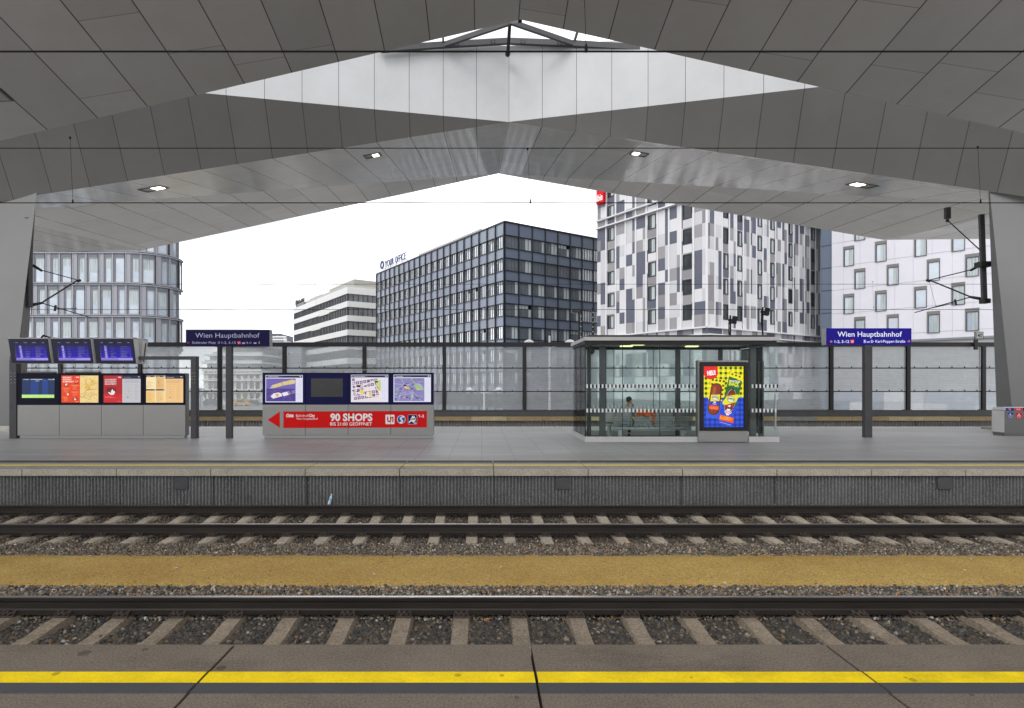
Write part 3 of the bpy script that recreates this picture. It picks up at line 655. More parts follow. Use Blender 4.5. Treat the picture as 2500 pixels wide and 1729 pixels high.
b = MB(); b.tube((p0.x, p0.y, p0.z-.42), p1, .022, 6); b.ball((p0.x, p0.y, p0.z-.44), .07, 8); b.build('stay_rod', m_dark, t)
# ------------------------------------------------------------------ glass noise barrier
YB = 33.4
t = thing('noise_barrier', 'long glass noise barrier with dark steel posts behind the third platform', 'barrier', (0, YB, 0))
b = MB(); b.box(-34, 36, YB-.12, YB+.2, -.2, .32); b.box(-34, 36, YB-.16, YB+.24, .322, .36); b.build('plinth', m_steel, t)
zt = ZP(846.5, YB); b = MB(); b.box(-34, 36, YB-.13, YB+.13, zt, zt+.24); b.build('top_rail', m_dark, t)
pp = [-175, -45, 149, 343, 537, 695, 890, 1084.5, 1280.5, 1475, 1655, 1842, 2028, 2215.5, 2399, 2590]
for px in pp:
    X = XP(px, YB); b = MB(); b.box(X-.10, X+.10, YB-.12, YB-.10, .362, zt-.002); b.box(X-.10, X+.10, YB+.10, YB+.12, .362, zt-.002); b.box(X-.012, X+.012, YB-.099, YB+.099, .362, zt-.002); b.box(X-.15, X+.15, YB-.155, YB+.2, .3605, .385)
    b.build('post', m_dark, t)
for py in (899, 956):
    z = ZP(py, YB); b = MB(); b.box(-34, 36, YB-.05, YB-.02, z-.03, z+.03)
    x = -33.5
    while x < 36: b.box(x-.02, x+.02, YB-.055, YB-.015, z+.028, z+.10); x += .72
    b.build('mid_rail', m_dark, t)
for a, q in zip(pp[:-1], pp[1:]):
    X0, X1 = XP(a, YB)+.11, XP(q, YB)-.11; b = MB(); b.box(X0, X1, YB, YB+.015, .385, zt-.02); b.build('glass_pane', m_bglass, t)
# kilometre plate
Xp = XP(2391, 33.1)
t = thing('number_plate', 'small pale plate reading 140 on the barrier top beside the right pillar', 'sign', (Xp, 33.1, 4.2))
b = MB(); f = FC(33.08); b.box(XP(2380, 33.1), XP(2401, 33.1), 33.1, 33.14, ZP(828, 33.1), ZP(810, 33.1)); b.build('plate', m_dark, t)
f.rect(2381.5, 811.5, 2399.5, 826.5, (176, 176, 174)); f.txt('140', 2383, 2398, 814, 824.5, (30, 30, 32), .01); f.build('lettering', m_print, t)
b = MB(); b.box(XP(2380, 33.1), XP(2388, 33.1), 33.1, 33.2, ZP(854, 33.1), ZP(829, 33.1)); b.build('bracket', m_dark, t)
# ------------------------------------------------------------------ information boards (cabinets)
NAVY = (18, 18, 62)
def cabinet(px0, px1, py0, pynavy, pybase, pyfloor, D, depth, n, label, dark=(14, 14, 40)):
    X0, X1 = XP(px0, D), XP(px1, D); t = thing('information_board', label, 'information board', ((X0+X1)/2, D, 0))
    zt, zn, zb = ZP(py0, D), ZP(pynavy, D), ZP(pybase, D); wd = (X1-X0)/n
    for i in range(n):
        a, q = X0+i*wd+(.006 if i else 0), X0+(i+1)*wd-(.006 if i < n-1 else 0)
        b = MB(); b.box(a, q, D, D+depth, zb, zn); b.build('lower_panel', m_cab, t, bevel=.004)
        b = MB(); b.box(a, q, D+.002, D+depth, zn+.005, zt, c(*dark)); b.build('display_case', m_print, t, bevel=.004)
    b = MB(); b.box(X0+.05, X1-.05, D+.04, D+depth-.02, 0, zb-.002); b.build('plinth', m_grey, t)
    b = MB(); b.box(X1, X1+.003, D+.03, D+depth, zb+.02, zt-.01); b.build('side_panel', m_cab, t)
    return t
t1 = cabinet(42.5, 452, 911.5, 989, 1063.5, 1070.2, 19.4, .26, 4, 'four panel information board with lit timetables and red posters at left', (13, 13, 36))
m_lit = attr_mat('backlit_poster', .3, .58)
def textrows(f, x0, x1, y0, y1, n, col, rr, w=.45, lo=.4):
    h = (y1-y0)/n; f.many([(x0, y0+i*h, x0+(x1-x0)*rr.uniform(lo, 1), y0+i*h+h*w) for i in range(n)], col)
rr = random.Random(11)
f = FC(19.398, 30, 900, 5.129)
f.rect(122, 127, 530, 327, (16, 44, 92)); f.rect(232, 150, 330, 327, (18, 58, 132)); f.rect(376, 135, 446, 327, (20, 62, 138)); f.rect(330, 127, 376, 327, (18, 42, 84))
f.many([(135, 132, 142, 141), (150, 133, 210, 139), (230, 132, 380, 139), (450, 133, 495, 139), (505, 129, 528, 141), (290, 152, 340, 158), (182, 149, 187, 153), (405, 149, 411, 153), (486, 149, 492, 153)], (205, 215, 225))
f.rect(122, 327, 526, 367, (196, 240, 138)); f.many([(x, 342, x+3, 366) for x in (196, 262, 290, 330, 345, 405, 430, 490)], (120, 160, 90))
f.build('timetable_screen', m_lit, t1)
f = FC(19.398, 30, 900, 5.129)
f.rect(616, 88, 851, 426, (232, 66, 14))
for i, (s, x1) in enumerate((('RISKIERT', 744), ('RISKIERT', 744), ('ELIMINIERT', 776))): f.txt(s, 634, x1, 103+i*26, 121+i*26, (255, 244, 232), .015)
f.txt('ÖBB', 797, 838, 103, 116, (255, 240, 230), .03)
def hand(x, y, s, mir=1):
    f.line([(x-22*s*mir, y+18*s), (x+14*s*mir, y-12*s)], 3*s, (60, 20, 10)); f.pg([(x-10*s*mir, y+10*s), (x-14*s*mir, y-2*s), (x-4*s*mir, y-4*s), (x+10*s*mir, y-20*s), (x+13*s*mir, y-17*s), (x+6*s*mir, y-4*s), (x+16*s*mir, y+2*s), (x+8*s*mir, y+12*s)], (244, 240, 234))
f.circ(676, 210, 22, (196, 44, 12)); hand(676, 200, 1); f.circ(808, 185, 24, (170, 40, 14), 10); f.line([(790, 150), (806, 176), (826, 148)], 4, (240, 225, 215)); hand(700, 322, 1, -1); f.circ(790, 385, 30, (150, 24, 10), 18); hand(792, 384, 1.1, -1)
for x0, x1, y0, y1 in ((648, 722, 258, 300), (758, 834, 206, 270), (758, 834, 290, 345), (648, 722, 365, 412)): textrows(f, x0, x1, y0, y1, 7, (246, 132, 88), rr, .4, .6)
f.many([(632, 244, 728, 250), (742, 206, 838, 212), (742, 290, 838, 296), (632, 356, 700, 361), (792, 410, 832, 418)], (250, 160, 120))
f.rect(853, 88, 1082, 426, (246, 214, 142)); f.circ(950, 235, 40, (238, 196, 100), 50); f.circ(1010, 180, 46, (240, 200, 112), 40)
rm = random.Random(4)
for k in range(26):
    x, y = rm.uniform(900, 1060), rm.uniform(105, 385); pts = [(x, y)]
    a = rm.uniform(0, 6.3)
    for j in range(6): a += rm.uniform(-.7, .7); x = min(1074, max(862, x+24*math.cos(a))); y = min(418, max(98, y+24*math.sin(a))); pts.append((x, y))
    f.line(pts, 2.2, rm.choice(((150, 130, 82), (120, 106, 70), (168, 140, 80))))
f.line([(926, 340), (920, 290), (945, 266), (1000, 262), (1060, 258)], 3.5, (104, 90, 56)); f.many([(862, 104, 920, 107), (866, 352, 930, 356), (866, 360, 915, 363), (852, 380, 860, 390)], (130, 112, 70))
f.build('network_poster', m_lit, t1)
f = FC(19.398, 30, 900, 5.129)
f.rect(1144, 88, 1381, 426, (176, 22, 32)); f.rect(1144, 320, 1381, 426, (206, 28, 34))
for i, (s, x1) in enumerate((('IGNORIERT', 1308), ('IGNORIERT', 1308), ('SKALPIERT', 1306))): f.txt(s, 1160, x1, 130+i*27, 149+i*27, (250, 232, 230), .015)
f.txt('ÖBB', 1324, 1366, 103, 117, (250, 232, 230), .03)
f.circ(1240, 272, 62, (120, 12, 22), 40); f.line([(1170, 232), (1335, 345)], 4, (60, 10, 14)); f.line([(1180, 300), (1330, 240)], 3, (96, 16, 20))
f.pg([(1205, 292), (1240, 305), (1238, 284), (1258, 256), (1264, 276), (1284, 282), (1288, 306), (1270, 328), (1236, 330), (1204, 304)], (236, 230, 232))
f.many([(1160, 350, 1250, 354), (1160, 362, 1290, 366), (1318, 410, 1366, 416)], (230, 130, 130))
f.rect(1381, 88, 1612, 128, (30, 24, 62)); f.txt('Neuer Bahnsteig', 1402, 1488, 103, 115, (150, 148, 170)); f.many([(1578, 100, 1596, 108)], (220, 220, 230)); f.rect(1381, 128, 1610, 426, (196, 196, 200))
def tt(x0, x1, y0, y1, ink, dk):
    textrows(f, x0, x1, y0, y0+(y1-y0)*.16, 5, ink, rr, .4, .85); w = (x1-x0)
    for k in range(9): y = y0+(y1-y0)*(.2+.08*k); f.many([(x0, y, x0+w*.22, y+3), (x0+w*.32, y, x0+w*rr.uniform(.5, .6), y+3), (x0+w*.66, y, x0+w*rr.uniform(.8, 1), y+3), (x0+w*.66, y+8, x0+w*rr.uniform(.8, 1), y+10)], ink)
    f.many([(x0+w*.27, y0+(y1-y0)*(.2+.06*k), x0+w*.29, y0+(y1-y0)*(.2+.06*k)+(4 if k < 3 else 8)) for k in range(8)], dk)
    f.circ(x0+w*.26, y0+(y1-y0)*.78, 8, dk); f.circ(x0+w*.26, y0+(y1-y0)*.78, 4, ink)
tt(1400, 1602, 140, 420, (160, 160, 166), (50, 50, 56)); f.build('station_poster', m_lit, t1)
f = FC(19.398, 30, 900, 5.129)
f.rect(1677, 88, 2140, 426, (250, 232, 190))
f.many([(1677, 90, 1790, 106), (1799, 90, 1906, 106), (1677, 258, 1790, 276), (1799, 258, 1906, 276)], (34, 26, 52)); f.rect(1917, 88, 2140, 128, (40, 28, 62))
f.txt('Wagenstandsplan', 1932, 2026, 103, 115, (225, 215, 210)); f.many([(2106, 98, 2128, 108), (1770, 95, 1784, 101), (1886, 95, 1900, 101), (1690, 96, 1730, 101), (1812, 96, 1850, 101), (1770, 264, 1784, 270), (1886, 264, 1900, 270)], (210, 205, 215))
f.rect(1679, 108, 1790, 256, (252, 232, 180)); f.rect(1799, 108, 1906, 256, (232, 190, 128)); f.rect(1677, 278, 1790, 424, (248, 206, 128)); f.rect(1799, 278, 1906, 424, (246, 208, 142)); f.rect(1917, 130, 2140, 426, (244, 200, 136))
for x0, x1, y0, y1 in ((1690, 1780, 160, 240), (1810, 1896, 120, 240), (1690, 1780, 300, 415), (1810, 1896, 290, 415)): textrows(f, x0, x1, y0, y1, 12, (206, 164, 104), rr, .3, .5)
f.many([(1686, 228, 1694, 238), (1832, 150, 1836, 190), (1830, 214, 1838, 222), (1858, 380, 1868, 386)], (110, 84, 56)); tt(1932, 2126, 144, 420, (204, 160, 104), (90, 66, 44))
f.build('timetable_poster', m_lit, t1)
b = MB()
for a, q in ((58, 134), (161, 243)): b.box(XP(a, 19.5), XP(q, 19.5), 19.44, 19.6, 2.17, 2.215, c(70, 70, 66)); b.box(XP(a, 19.5)+.02, XP(q, 19.5)-.02, 19.44, 19.6, 2.235, 2.255, c(70, 70, 66))
b.build('lamp_rail', m_paint, t1)
t2 = cabinet(641, 1058.5, 910, 988.2, 1062.7, 1070, 19.4, .26, 4, 'information board with city maps and a red arrow banner advertising 90 shops', (20, 20, 74))
f = FC(19.397, 630, 895, 5.245)
f.pg([(122, 682), (279, 577), (279, 786)], (222, 20, 20)); f.pg([(324, 576), (2162, 569), (2162, 780), (324, 788)], (222, 20, 20))
WH = (250, 244, 244)
f.txt('OBB', 358, 456, 616, 648, WH, .05); f.circ(376, 609, 5, WH); f.circ(390, 609, 5, WH)
f.txt('Bahnhof', 487, 648, 612, 645, WH, 0); f.txt('City', 652, 730, 612, 645, WH, .04); f.txt('Wien Hauptbahnhof', 490, 765, 656, 681, WH)
f.txt('90 SHOPS', 925, 1465, 607, 694, WH, .04); f.txt('BIS 21:00 GEÖFFNET', 925, 1460, 716, 755, WH, .012)
f.rrect(1632, 617, 1748, 738, 12, WH); f.txt('U1', 1654, 1735, 647, 708, (206, 24, 40), .05); f.line([(1706, 664), (1728, 647)], 11, (206, 24, 40))
f.circ(1835, 677, 54, WH); f.circ(1835, 677, 48, (24, 104, 190))
sp = [(1862, 643), (1838, 650), (1826, 664), (1836, 682), (1848, 694), (1842, 712), (1822, 722)]; f.line(sp, 20, WH); [f.circ(x, y, 10, WH) for x, y in sp]
f.rrect(1920, 615, 2037, 740, 12, (210, 205, 225)); f.rrect(1924, 619, 2033, 736, 10, (32, 30, 92))
f.pg([(1950, 700), (1958, 664), (1972, 644), (1992, 640), (2012, 650), (2020, 676), (2014, 702), (1986, 712)], WH); f.many([(1972, 630, 1988, 642), (1996, 630, 2006, 642)], WH); f.pg([(1964, 668), (1980, 662), (1980, 680), (1962, 684)], (32, 30, 92)); f.pg([(1990, 660), (2008, 660), (2012, 680), (1990, 680)], (32, 30, 92))
f.pg([(1928, 708), (1950, 690), (1958, 704), (1936, 728)], WH); f.line([(1985, 715), (2020, 734)], 8, WH); f.line([(2000, 708), (2032, 728)], 6, WH)
f.txt('1-2', 2066, 2128, 618, 650, WH, .03); f.line([(2056, 628), (2070, 618)], 6, WH)
f.many([(604, 570, 607, 790), (1151, 570, 1154, 790), (1698, 570, 1701, 790)], (120, 30, 30)); f.build('banner', m_print, t2)
def mapframe(f, x0, y0, x1, y1, title, sub):
    f.rect(x0, y0, x1, y1, (226, 226, 244)); f.rect(x0+5, y0+6, x1-6, y0+34, (16, 18, 44)); f.txt(title, x0+36, x0+36+11*len(title), y0+14, y0+26, (225, 225, 235), .02); f.txt(sub, x0+150, x0+220, y0+17, y0+25, (150, 150, 170)); f.many([(x0+16, y0+14, x0+20, y0+28), (x1-40, y0+14, x1-20, y0+24)], (225, 225, 235))
    for k in range(3): textrows(f, x1-78+k*24, x1-62+k*24, y0+60, y1-30, 22, (186, 184, 206), rr, .3, .2)
f = FC(19.397, 630, 895, 5.245); mapframe(f, 95, 110, 573, 458, 'Stationsplan', 'Wien Hbf')
f.rect(104, 154, 482, 284, (112, 96, 178)); f.rect(104, 284, 482, 448, (74, 56, 140))
f.pg([(148, 280), (180, 240), (290, 205), (440, 168), (482, 178), (470, 220), (340, 240), (180, 282)], (222, 200, 138)); f.pg([(148, 280), (178, 246), (196, 262), (180, 282)], (180, 170, 208)); f.line([(300, 205), (322, 238)], 7, (110, 90, 76))
f.many([(255, 215, 258, 250), (385, 185, 388, 228), (350, 205, 356, 212)], (150, 124, 84))
for pts in ([(104, 420), (190, 330), (260, 300), (320, 330)], [(150, 448), (210, 400), (320, 380), (482, 330)], [(320, 440), (345, 390), (400, 380), (440, 448)], [(110, 330), (230, 300), (150, 380)]): f.line(pts, 2.5, (140, 122, 196))
f.pg([(162, 384), (200, 345), (264, 332), (300, 345), (312, 378), (196, 412)], (236, 230, 240)); f.pg([(225, 352), (262, 345), (272, 378), (232, 388)], (226, 176, 70)); f.pg([(304, 340), (400, 314), (424, 352), (330, 382)], (234, 232, 244)); f.pg([(374, 322), (404, 314), (424, 350), (396, 360)], (150, 132, 120)); f.pg([(430, 310), (482, 296), (482, 344), (434, 350)], (130, 112, 190))
f.build('station_map', m_lit, t2)
f = FC(19.397, 630, 895, 5.245); f.rect(678, 153, 1086, 390, (26, 26, 27)); f.rect(684, 158, 1080, 385, (32, 32, 33)); f.build('dark_screen', M('dark_screen', (.02, .02, .02), .25, var=.1, attr=True), t2)
f = FC(19.397, 630, 895, 5.245); mapframe(f, 1190, 106, 1667, 456, 'Umgebungsplan', 'Wien')
f.rect(1198, 150, 1578, 448, (236, 222, 226)); rm = random.Random(9)
for j in range(6):
    for i in range(8):
        x0, y0 = 1200+i*47+j*6, 152+j*48-i*7
        if x0 > 1530 or (2 < i < 6 and j in (3,)) or y0 < 150 or y0 > 412: continue
        q = [(x0, y0), (x0+38, y0-6), (x0+42, y0+32), (x0+5, y0+38)]; q = [(min(1576, x), min(447, max(151, y))) for x, y in q]
        f.pg(q, rm.choice(((118, 104, 150), (132, 118, 164), (98, 86, 132)))); 
        if rm.random() < .5: f.pg([(x0+13, y0+8), (x0+29, y0+5), (x0+31, y0+24), (x0+15, y0+28)], (196, 188, 214))
f.pg([(1498, 180), (1578, 176), (1578, 320), (1556, 300), (1520, 240)], (196, 212, 140)); f.circ(1548, 286, 14, (238, 176, 60), 20)
f.line([(1198, 300), (1300, 262), (1480, 190)], 16, (240, 226, 222)); f.line([(1198, 448), (1260, 350), (1255, 250), (1215, 205)], 10, (240, 228, 224)); f.line([(1270, 330), (1420, 380), (1578, 372)], 16, (246, 228, 214)); f.line([(1480, 190), (1578, 380)], 9, (244, 232, 226))
f.pg([(1310, 290), (1356, 296), (1362, 340), (1316, 346)], (238, 206, 84)); f.pg([(1390, 326), (1456, 322), (1462, 368), (1396, 372)], (244, 226, 200)); f.pg([(1424, 330), (1456, 330), (1458, 366), (1428, 366)], (222, 192, 110))
f.many([(1268, 238, 1316, 266), (1500, 186, 1540, 206), (1466, 358, 1504, 376), (1208, 302, 1232, 314), (1264, 318, 1286, 328)], (24, 22, 34)); f.build('district_map', m_lit, t2)
f = FC(19.397, 630, 895, 5.245); mapframe(f, 1735, 104, 2213, 454, 'Lageplan', 'Wien Hbf')
f.rect(1745, 148, 2130, 444, (138, 132, 186)); 
for k in range(46):
    x, y = rm.uniform(1750, 2090), rm.uniform(152, 415); a = rm.uniform(14, 40); q = [(x, y), (x+a, y-4), (x+a+2, y+20), (x+3, y+26)]
    f.pg([(min(2129, u), min(443, max(149, v))) for u, v in q], rm.choice(((120, 112, 172), (152, 146, 196), (146, 160, 176), (106, 98, 156))))
for pts in ([(1962, 150), (1975, 190), (1990, 150)], [(2000, 230), (2080, 220), (2120, 300), (2060, 310), (2010, 270)], [(1965, 370), (1990, 330), (1995, 400), (1960, 410)], [(1752, 350), (1790, 340), (1780, 380)]): f.pg(pts, (160, 186, 150))
for pts in ([(1745, 310), (1870, 240), (2000, 212), (2090, 230), (2130, 300)], [(1900, 230), (1960, 300), (2060, 400), (2100, 444)], [(1745, 220), (1850, 230), (1960, 290)], [(1930, 300), (1985, 380), (1960, 444)], [(1745, 400), (1990, 330)], [(1840, 150), (1870, 230)], [(1800, 444), (1830, 340), (1870, 290)]): f.line(pts, 4, (206, 204, 226))
f.pg([(1874, 258), (1884, 252), (1944, 276), (1938, 292), (1880, 284)], (234, 190, 110)); f.many([(1866, 234, 1904, 252), (1966, 218, 2004, 228), (1954, 280, 1992, 292), (2028, 396, 2066, 408), (1896, 388, 1924, 400)], (24, 22, 36)); f.many([(1860, 382, 1894, 408)], (206, 150, 170)); f.circ(2050, 290, 22, (206, 192, 150), 10); f.build('city_map', m_lit, t2)
b = MB()
for a, q in ((760.5, 839), (864.5, 942)):
    b.box(XP(a, 19.5), XP(q, 19.5), 19.5, 19.56, 2.275, 2.295, c(170, 172, 165))
    for x in (XP(a, 19.5), XP(q, 19.5)-.02): b.box(x, x+.02, 19.5, 19.56, 2.19, 2.274, c(150, 150, 145))
b.build('lamp_rail', m_paint, t2)
# ------------------------------------------------------------------ portal frame and departure displays
t = thing('portal_frame', 'dark steel portal frame standing around the left information board', 'frame', (-13, 19.5, 0))
for a, q in ((23.5, 40.5), (466, 479)):
    b = MB(); X0, X1 = XP(a, 19.4), XP(q, 19.4); b.box(X0, X1, 19.38, 19.6, 0, ZP(878, 19.4)-.001)
    o = b.build('post', m_steel, t, bevel=.005)
    b = MB()
    for k in range(4):
        for dx in (.3, .8): b.ball((X0+(X1-X0)*dx, 19.378, ZP(911+8*k, 19.4)), .012, 6)
    b.build('screw_heads', m_alu, o)
b = MB(); b.box(XP(23.5, 19.4), XP(479, 19.4), 19.4, 19.6, ZP(878, 19.4), ZP(878, 19.4)+.11); b.build('beam', m_steel, t, bevel=.004)
def display(x0, label, scr=True, back=False):
    wd, dp = 1.325, .27; zb, ztp = 2.49, 3.30; yb, yt = 19.29, 19.13     # bottom and top front edges
    if back: yb, yt = 19.80, 19.96
    s = -1 if back else 1
    t = thing('departure_display', label, 'display', (x0+wd/2, yb, zb), 'departure displays on the portal frame')
    b = MB(); b.hexa([(x0, yb, zb), (x0+wd, yb, zb), (x0+wd, yb+.20*s, zb), (x0, yb+.20*s, zb), (x0, yt, ztp), (x0+wd, yt, ztp), (x0+wd, yt+dp*s, ztp), (x0, yt+dp*s, ztp)] if not back else
           [(x0, yb-.2, zb), (x0+wd, yb-.2, zb), (x0+wd, yb, zb), (x0, yb, zb), (x0, yt-dp, ztp), (x0+wd, yt-dp, ztp), (x0+wd, yt, ztp), (x0, yt, ztp)]); b.build('housing', m_alu, t, bevel=.008)
    b = MB(); b.box(x0-.004, x0+wd+.004, min(yt, yt+dp*s)-.01, max(yt, yt+dp*s)+.01, ztp+.001, ztp+.03)
    for q in (.05, .5, .95): b.box(x0+wd*q-.03, x0+wd*q+.03, min(yt, yt+dp*s), max(yt, yt+dp*s), ztp+.031, ztp+.05)
    b.build('top_cover', m_grey, t)
    if scr:
        O = Vector((x0, yt-.004, ztp)); V = Vector((0, yb-yt, zb-ztp)); U = Vector((wd, 0, 0)); nv = V.cross(U).normalized(); nv = -nv if nv.y > 0 else nv
        f = MB(); L = [0]
        def rc(u0, v0, u1, v1, col): L[0] += 1; k = nv*(.001*L[0]); f.poly([O+U*u0+V*v1+k, O+U*u1+V*v1+k, O+U*u1+V*v0+k, O+U*u0+V*v0+k], c(*col))
        rr = random.Random(int(x0*100))
        rc(.004, .004, .996, .996, (6, 5, 38)); rc(.14, .11, .93, .87, (8, 6, 58)); rc(.14, .30, .93, .77, (12, 6, 112))
        for k in range(6): rc(.17 if k > 2 else .2, .36+.07*k, .92, .36+.07*k+.035, (30+4*k, 8, 150+14*k))
        rc(.25, .28, .305, .77, (150, 144, 214)); rc(.14, .77, .93, .87, (160, 148, 236))
        for k in range(7):
            v = .29+.068*k; br = 78+13*k
            for u0, u1 in ((.15, .18), (.32, .35), (.41, .41+rr.uniform(.05, .15)), (.66, .66+rr.uniform(.08, .2)), (.89, .91)): rc(u0, v, u1, v+.020, (br-30, br-30, min(255, br+20)))
            rc(.66, v+.028, .66+rr.uniform(.08, .24), v+.042, (90, 86, 190))
            if rr.random() < .6: rc(.26, v, .295, v+.03, (70, 60, 150))
        for u0, u1 in ((.20, .26), (.41, .50), (.62, .72), (.86, .92)): rc(u0, .135, u1, .16, (120, 120, 150))
        rc(.16, .79, .16+rr.uniform(.4, .6), .81, (90, 80, 190)); rc(.16, .83, .16+rr.uniform(.3, .6), .85, (90, 80, 190))
        f.build('screen', m_lit, t)
    return t
display(-15.58, 'tilted blue departure display, leftmost of the three over the left board')
display(-14.18, 'tilted blue departure display, middle of the three over the left board')
display(-12.775, 'tilted blue departure display, rightmost of the three over the left board')
tb = display(-12.775, 'grey back of the display facing away, right of the three blue screens', False, True)
b = MB(); b.poly([(-12.775+1.329, 19.66, 2.56), (-12.775+1.329, 19.72, 2.56), (-12.775+1.329, 19.86, 3.2), (-12.775+1.329, 19.79, 3.2)]); b.build('side_seam', m_dark, tb)
b = MB(); b.path([(XP(98, 19.3), 19.35, 3.34), (XP(106, 19.3), 19.3, 3.42), (XP(120, 19.3), 19.28, 3.36), (XP(124, 19.3), 19.3, 3.33)], .03, 8); tag(b.build('cable', m_wire), 'short black cable lying on top of the leftmost departure display', 'cable')
# ------------------------------------------------------------------ station signs
def sign(pxa, pxb, pya, pyb, D, post, side, label, col, ink, build):
    X0, X1 = XP(pxa, D), XP(pxb, D); z0, z1 = ZP(pyb, D), ZP(pya, D)
    t = thing('station_sign', label, 'station sign', ((X0+X1)/2, D, 0), 'station name signs on the middle platform')
    b = MB(); b.box(X0, X1, D, D+.22, z0, z1, c(*col)); b.build('sign_panel', m_print, t, bevel=.006)
    xe = X1 if side > 0 else X0; b = MB(); b.box(min(xe, xe+.012*side), max(xe, xe+.012*side), D+.02, D+.26, z0, z1); b.build('end_cap', m_grey, t)
    p0, p1 = XP(post[0], D+.05), XP(post[1], D+.05); b = MB(); b.box(p0, p1, D+.03, D+.19, 0, z0-.002); b.build('post', m_steel, t, bevel=.004)
    f = FC(D-.002, *build[0]); build[1](f, ink); f.build('lettering', m_lit if build[2] else m_print, t)
def left_text(f, ink):
    f.txt('Wien Hauptbahnhof', 288, 1250, 142, 212, ink, -.002); f.txt('Südtiroler Platz', 240, 592, 268, 304, ink)
    f.line([(205, 288), (172, 288)], 6, (190, 90, 50)); f.line([(186, 272), (170, 288), (186, 304)], 6, (190, 90, 50))
    f.line([(620, 287), (634, 287)], 5, ink); f.line([(634, 275), (654, 275), (654, 299), (634, 299)], 5, ink)
    f.txt('1-2, 5-12', 684, 895, 270, 304, ink); f.rrect(918, 262, 970, 314, 6, (188, 24, 40)); f.txt('U1', 926, 962, 276, 300, (240, 225, 230), .03)
    f.rrect(990, 284, 1032, 306, 5, ink); f.txt('18, O', 1048, 1128, 276, 302, ink); f.rrect(1164, 284, 1206, 304, 5, ink); f.many([(1242, 268, 1252, 276), (1242, 282, 1252, 306)], ink)
sign(453.5, 657.5, 805, 845.5, 19.4, (551.5, 565.5), 1, 'dark blue station name sign with Südtiroler Platz line, left of the maps', (20, 18, 70), (196, 192, 226), ((430, 790, 6.139), left_text, False))
def right_text(f, ink):
    f.txt('Wien Hauptbahnhof', 502, 1048, 104, 146, ink, .006); f.line([(463, 188), (440, 188)], 4, (240, 130, 60)); f.line([(450, 178), (440, 188), (450, 198)], 4, (240, 130, 60))
    f.txt('1-2, 5-12', 478, 600, 177, 199, ink, .01); f.rrect(611, 171, 641, 202, 4, (214, 26, 44)); f.txt('U1', 616, 636, 179, 195, (250, 235, 240), .03)
    f.rrect(722, 172, 742, 200, 4, (150, 150, 230)); f.txt('D', 727, 738, 180, 193, ink, .03); f.pg([(748, 198), (748, 186), (762, 186), (774, 182), (774, 198)], (170, 170, 235))
    f.line([(800, 178), (786, 178), (786, 196), (800, 196)], 4, ink); f.line([(796, 187), (810, 187)], 4, ink)
    f.txt('Karl-Popper-Straße', 822, 1074, 175, 197, ink, .006); f.line([(1090, 185), (1112, 185)], 4, (240, 130, 60)); f.line([(1103, 175), (1113, 185), (1103, 195)], 4, (240, 130, 60))
sign(2018, 2225.5, 801.5, 842, 19.7, (2111, 2129), -1, 'bright blue station name sign with Karl-Popper-Straße line, near the right pillar', (34, 22, 158), (240, 240, 255), ((1900, 780, 3.47), right_text, True))
# ------------------------------------------------------------------ recycling bins
D = 20.3; X0 = XP(2453, D)
t = thing('recycling_bin', 'grey recycling bin unit with blue and red labels at the right edge', 'bin', (X0+.8, D, 0))
b = MB(); b.box(X0, X0+1.7, D, D+.52, .07, .90); b.box(X0+.02, X0+1.68, D+.03, D+.49, 0, .069); b.build('bin_body', M('bin_grey', (.14, .14, .142), .5, var=.06), t, bevel=.006)
b = MB(); b.box(X0-.004, X0-.001, D+.01, D+.51, .12, .88); b.build('side_panel', m_alu, t)
b = MB(); b.hexa([(X0, D, .902), (X0+1.7, D, .902), (X0+1.7, D+.52, .902), (X0, D+.52, .902), (X0+.01, D+.06, 1.0), (X0+1.69, D+.06, 1.0), (X0+1.69, D+.46, 1.0), (X0+.01, D+.46, 1.0)]); b.build('lid', m_alu, t)
f = FC(D-.003, 2380, 940, 10.64); 
f.pg([(790, 600), (1010, 595), (1025, 668), (812, 668)], (24, 28, 130)); f.pg([(1014, 597), (1230, 595), (1250, 668), (1034, 668)], (222, 32, 40)); f.pg([(1234, 596), (1460, 596), (1470, 668), (1256, 668)], (26, 20, 18))
f.rrect(862, 724, 988, 852, 10, (24, 28, 130)); f.rrect(1078, 722, 1220, 868, 10, (222, 32, 40))
f.many([(856, 618, 940, 630), (888, 640, 930, 652), (1066, 618, 1180, 630), (1080, 642, 1184, 652)], (200, 200, 230))
f.line([(882, 770), (882, 836), (968, 836), (968, 780)], 12, (225, 228, 245)); f.pg([(890, 770), (905, 740), (930, 745), (945, 800), (925, 812), (915, 770)], (225, 228, 245))
f.line([(1096, 790), (1096, 836), (1180, 836), (1180, 790), (1140, 806), (1096, 790)], 10, (250, 225, 225)); f.pg([(1118, 780), (1136, 736), (1164, 770), (1140, 796)], (250, 225, 225)); f.build('label', m_print, t)
# ------------------------------------------------------------------ glass waiting shelter
DF, DB_ = 18.06, 20.75; SX0, SX1 = XP(1428, DF), XP(1901, DF)
t = thing('waiting_shelter', 'glass waiting shelter with flat grey roof on the middle platform', 'shelter', ((SX0+SX1)/2, 19.4, 0))
ax0, ax1 = XP(1706, DF), XP(1826.5, DF)
b = MB(); b.box(SX0, ax0-.02, DF, DF+.12, 0, .17); b.box(ax1+.02, SX1+.03, DF, DF+.12, 0, .17); b.box(SX0, SX0+.12, DF+.121, DB_, 0, .17); b.box(SX0+.121, SX1-1.2, DB_-.12, DB_, 0, .17); b.build('base_kerb', m_alu, t, bevel=.006)
b = MB(); b.box(SX0-.02, SX1, DF-.05, DB_+.05, 3.155, 3.265); b.build('roof', m_alu, t, bevel=.006)
b = MB(); b.box(SX0+.12, SX1-.12, DF+.06, DB_-.06, 3.266, 3.335)
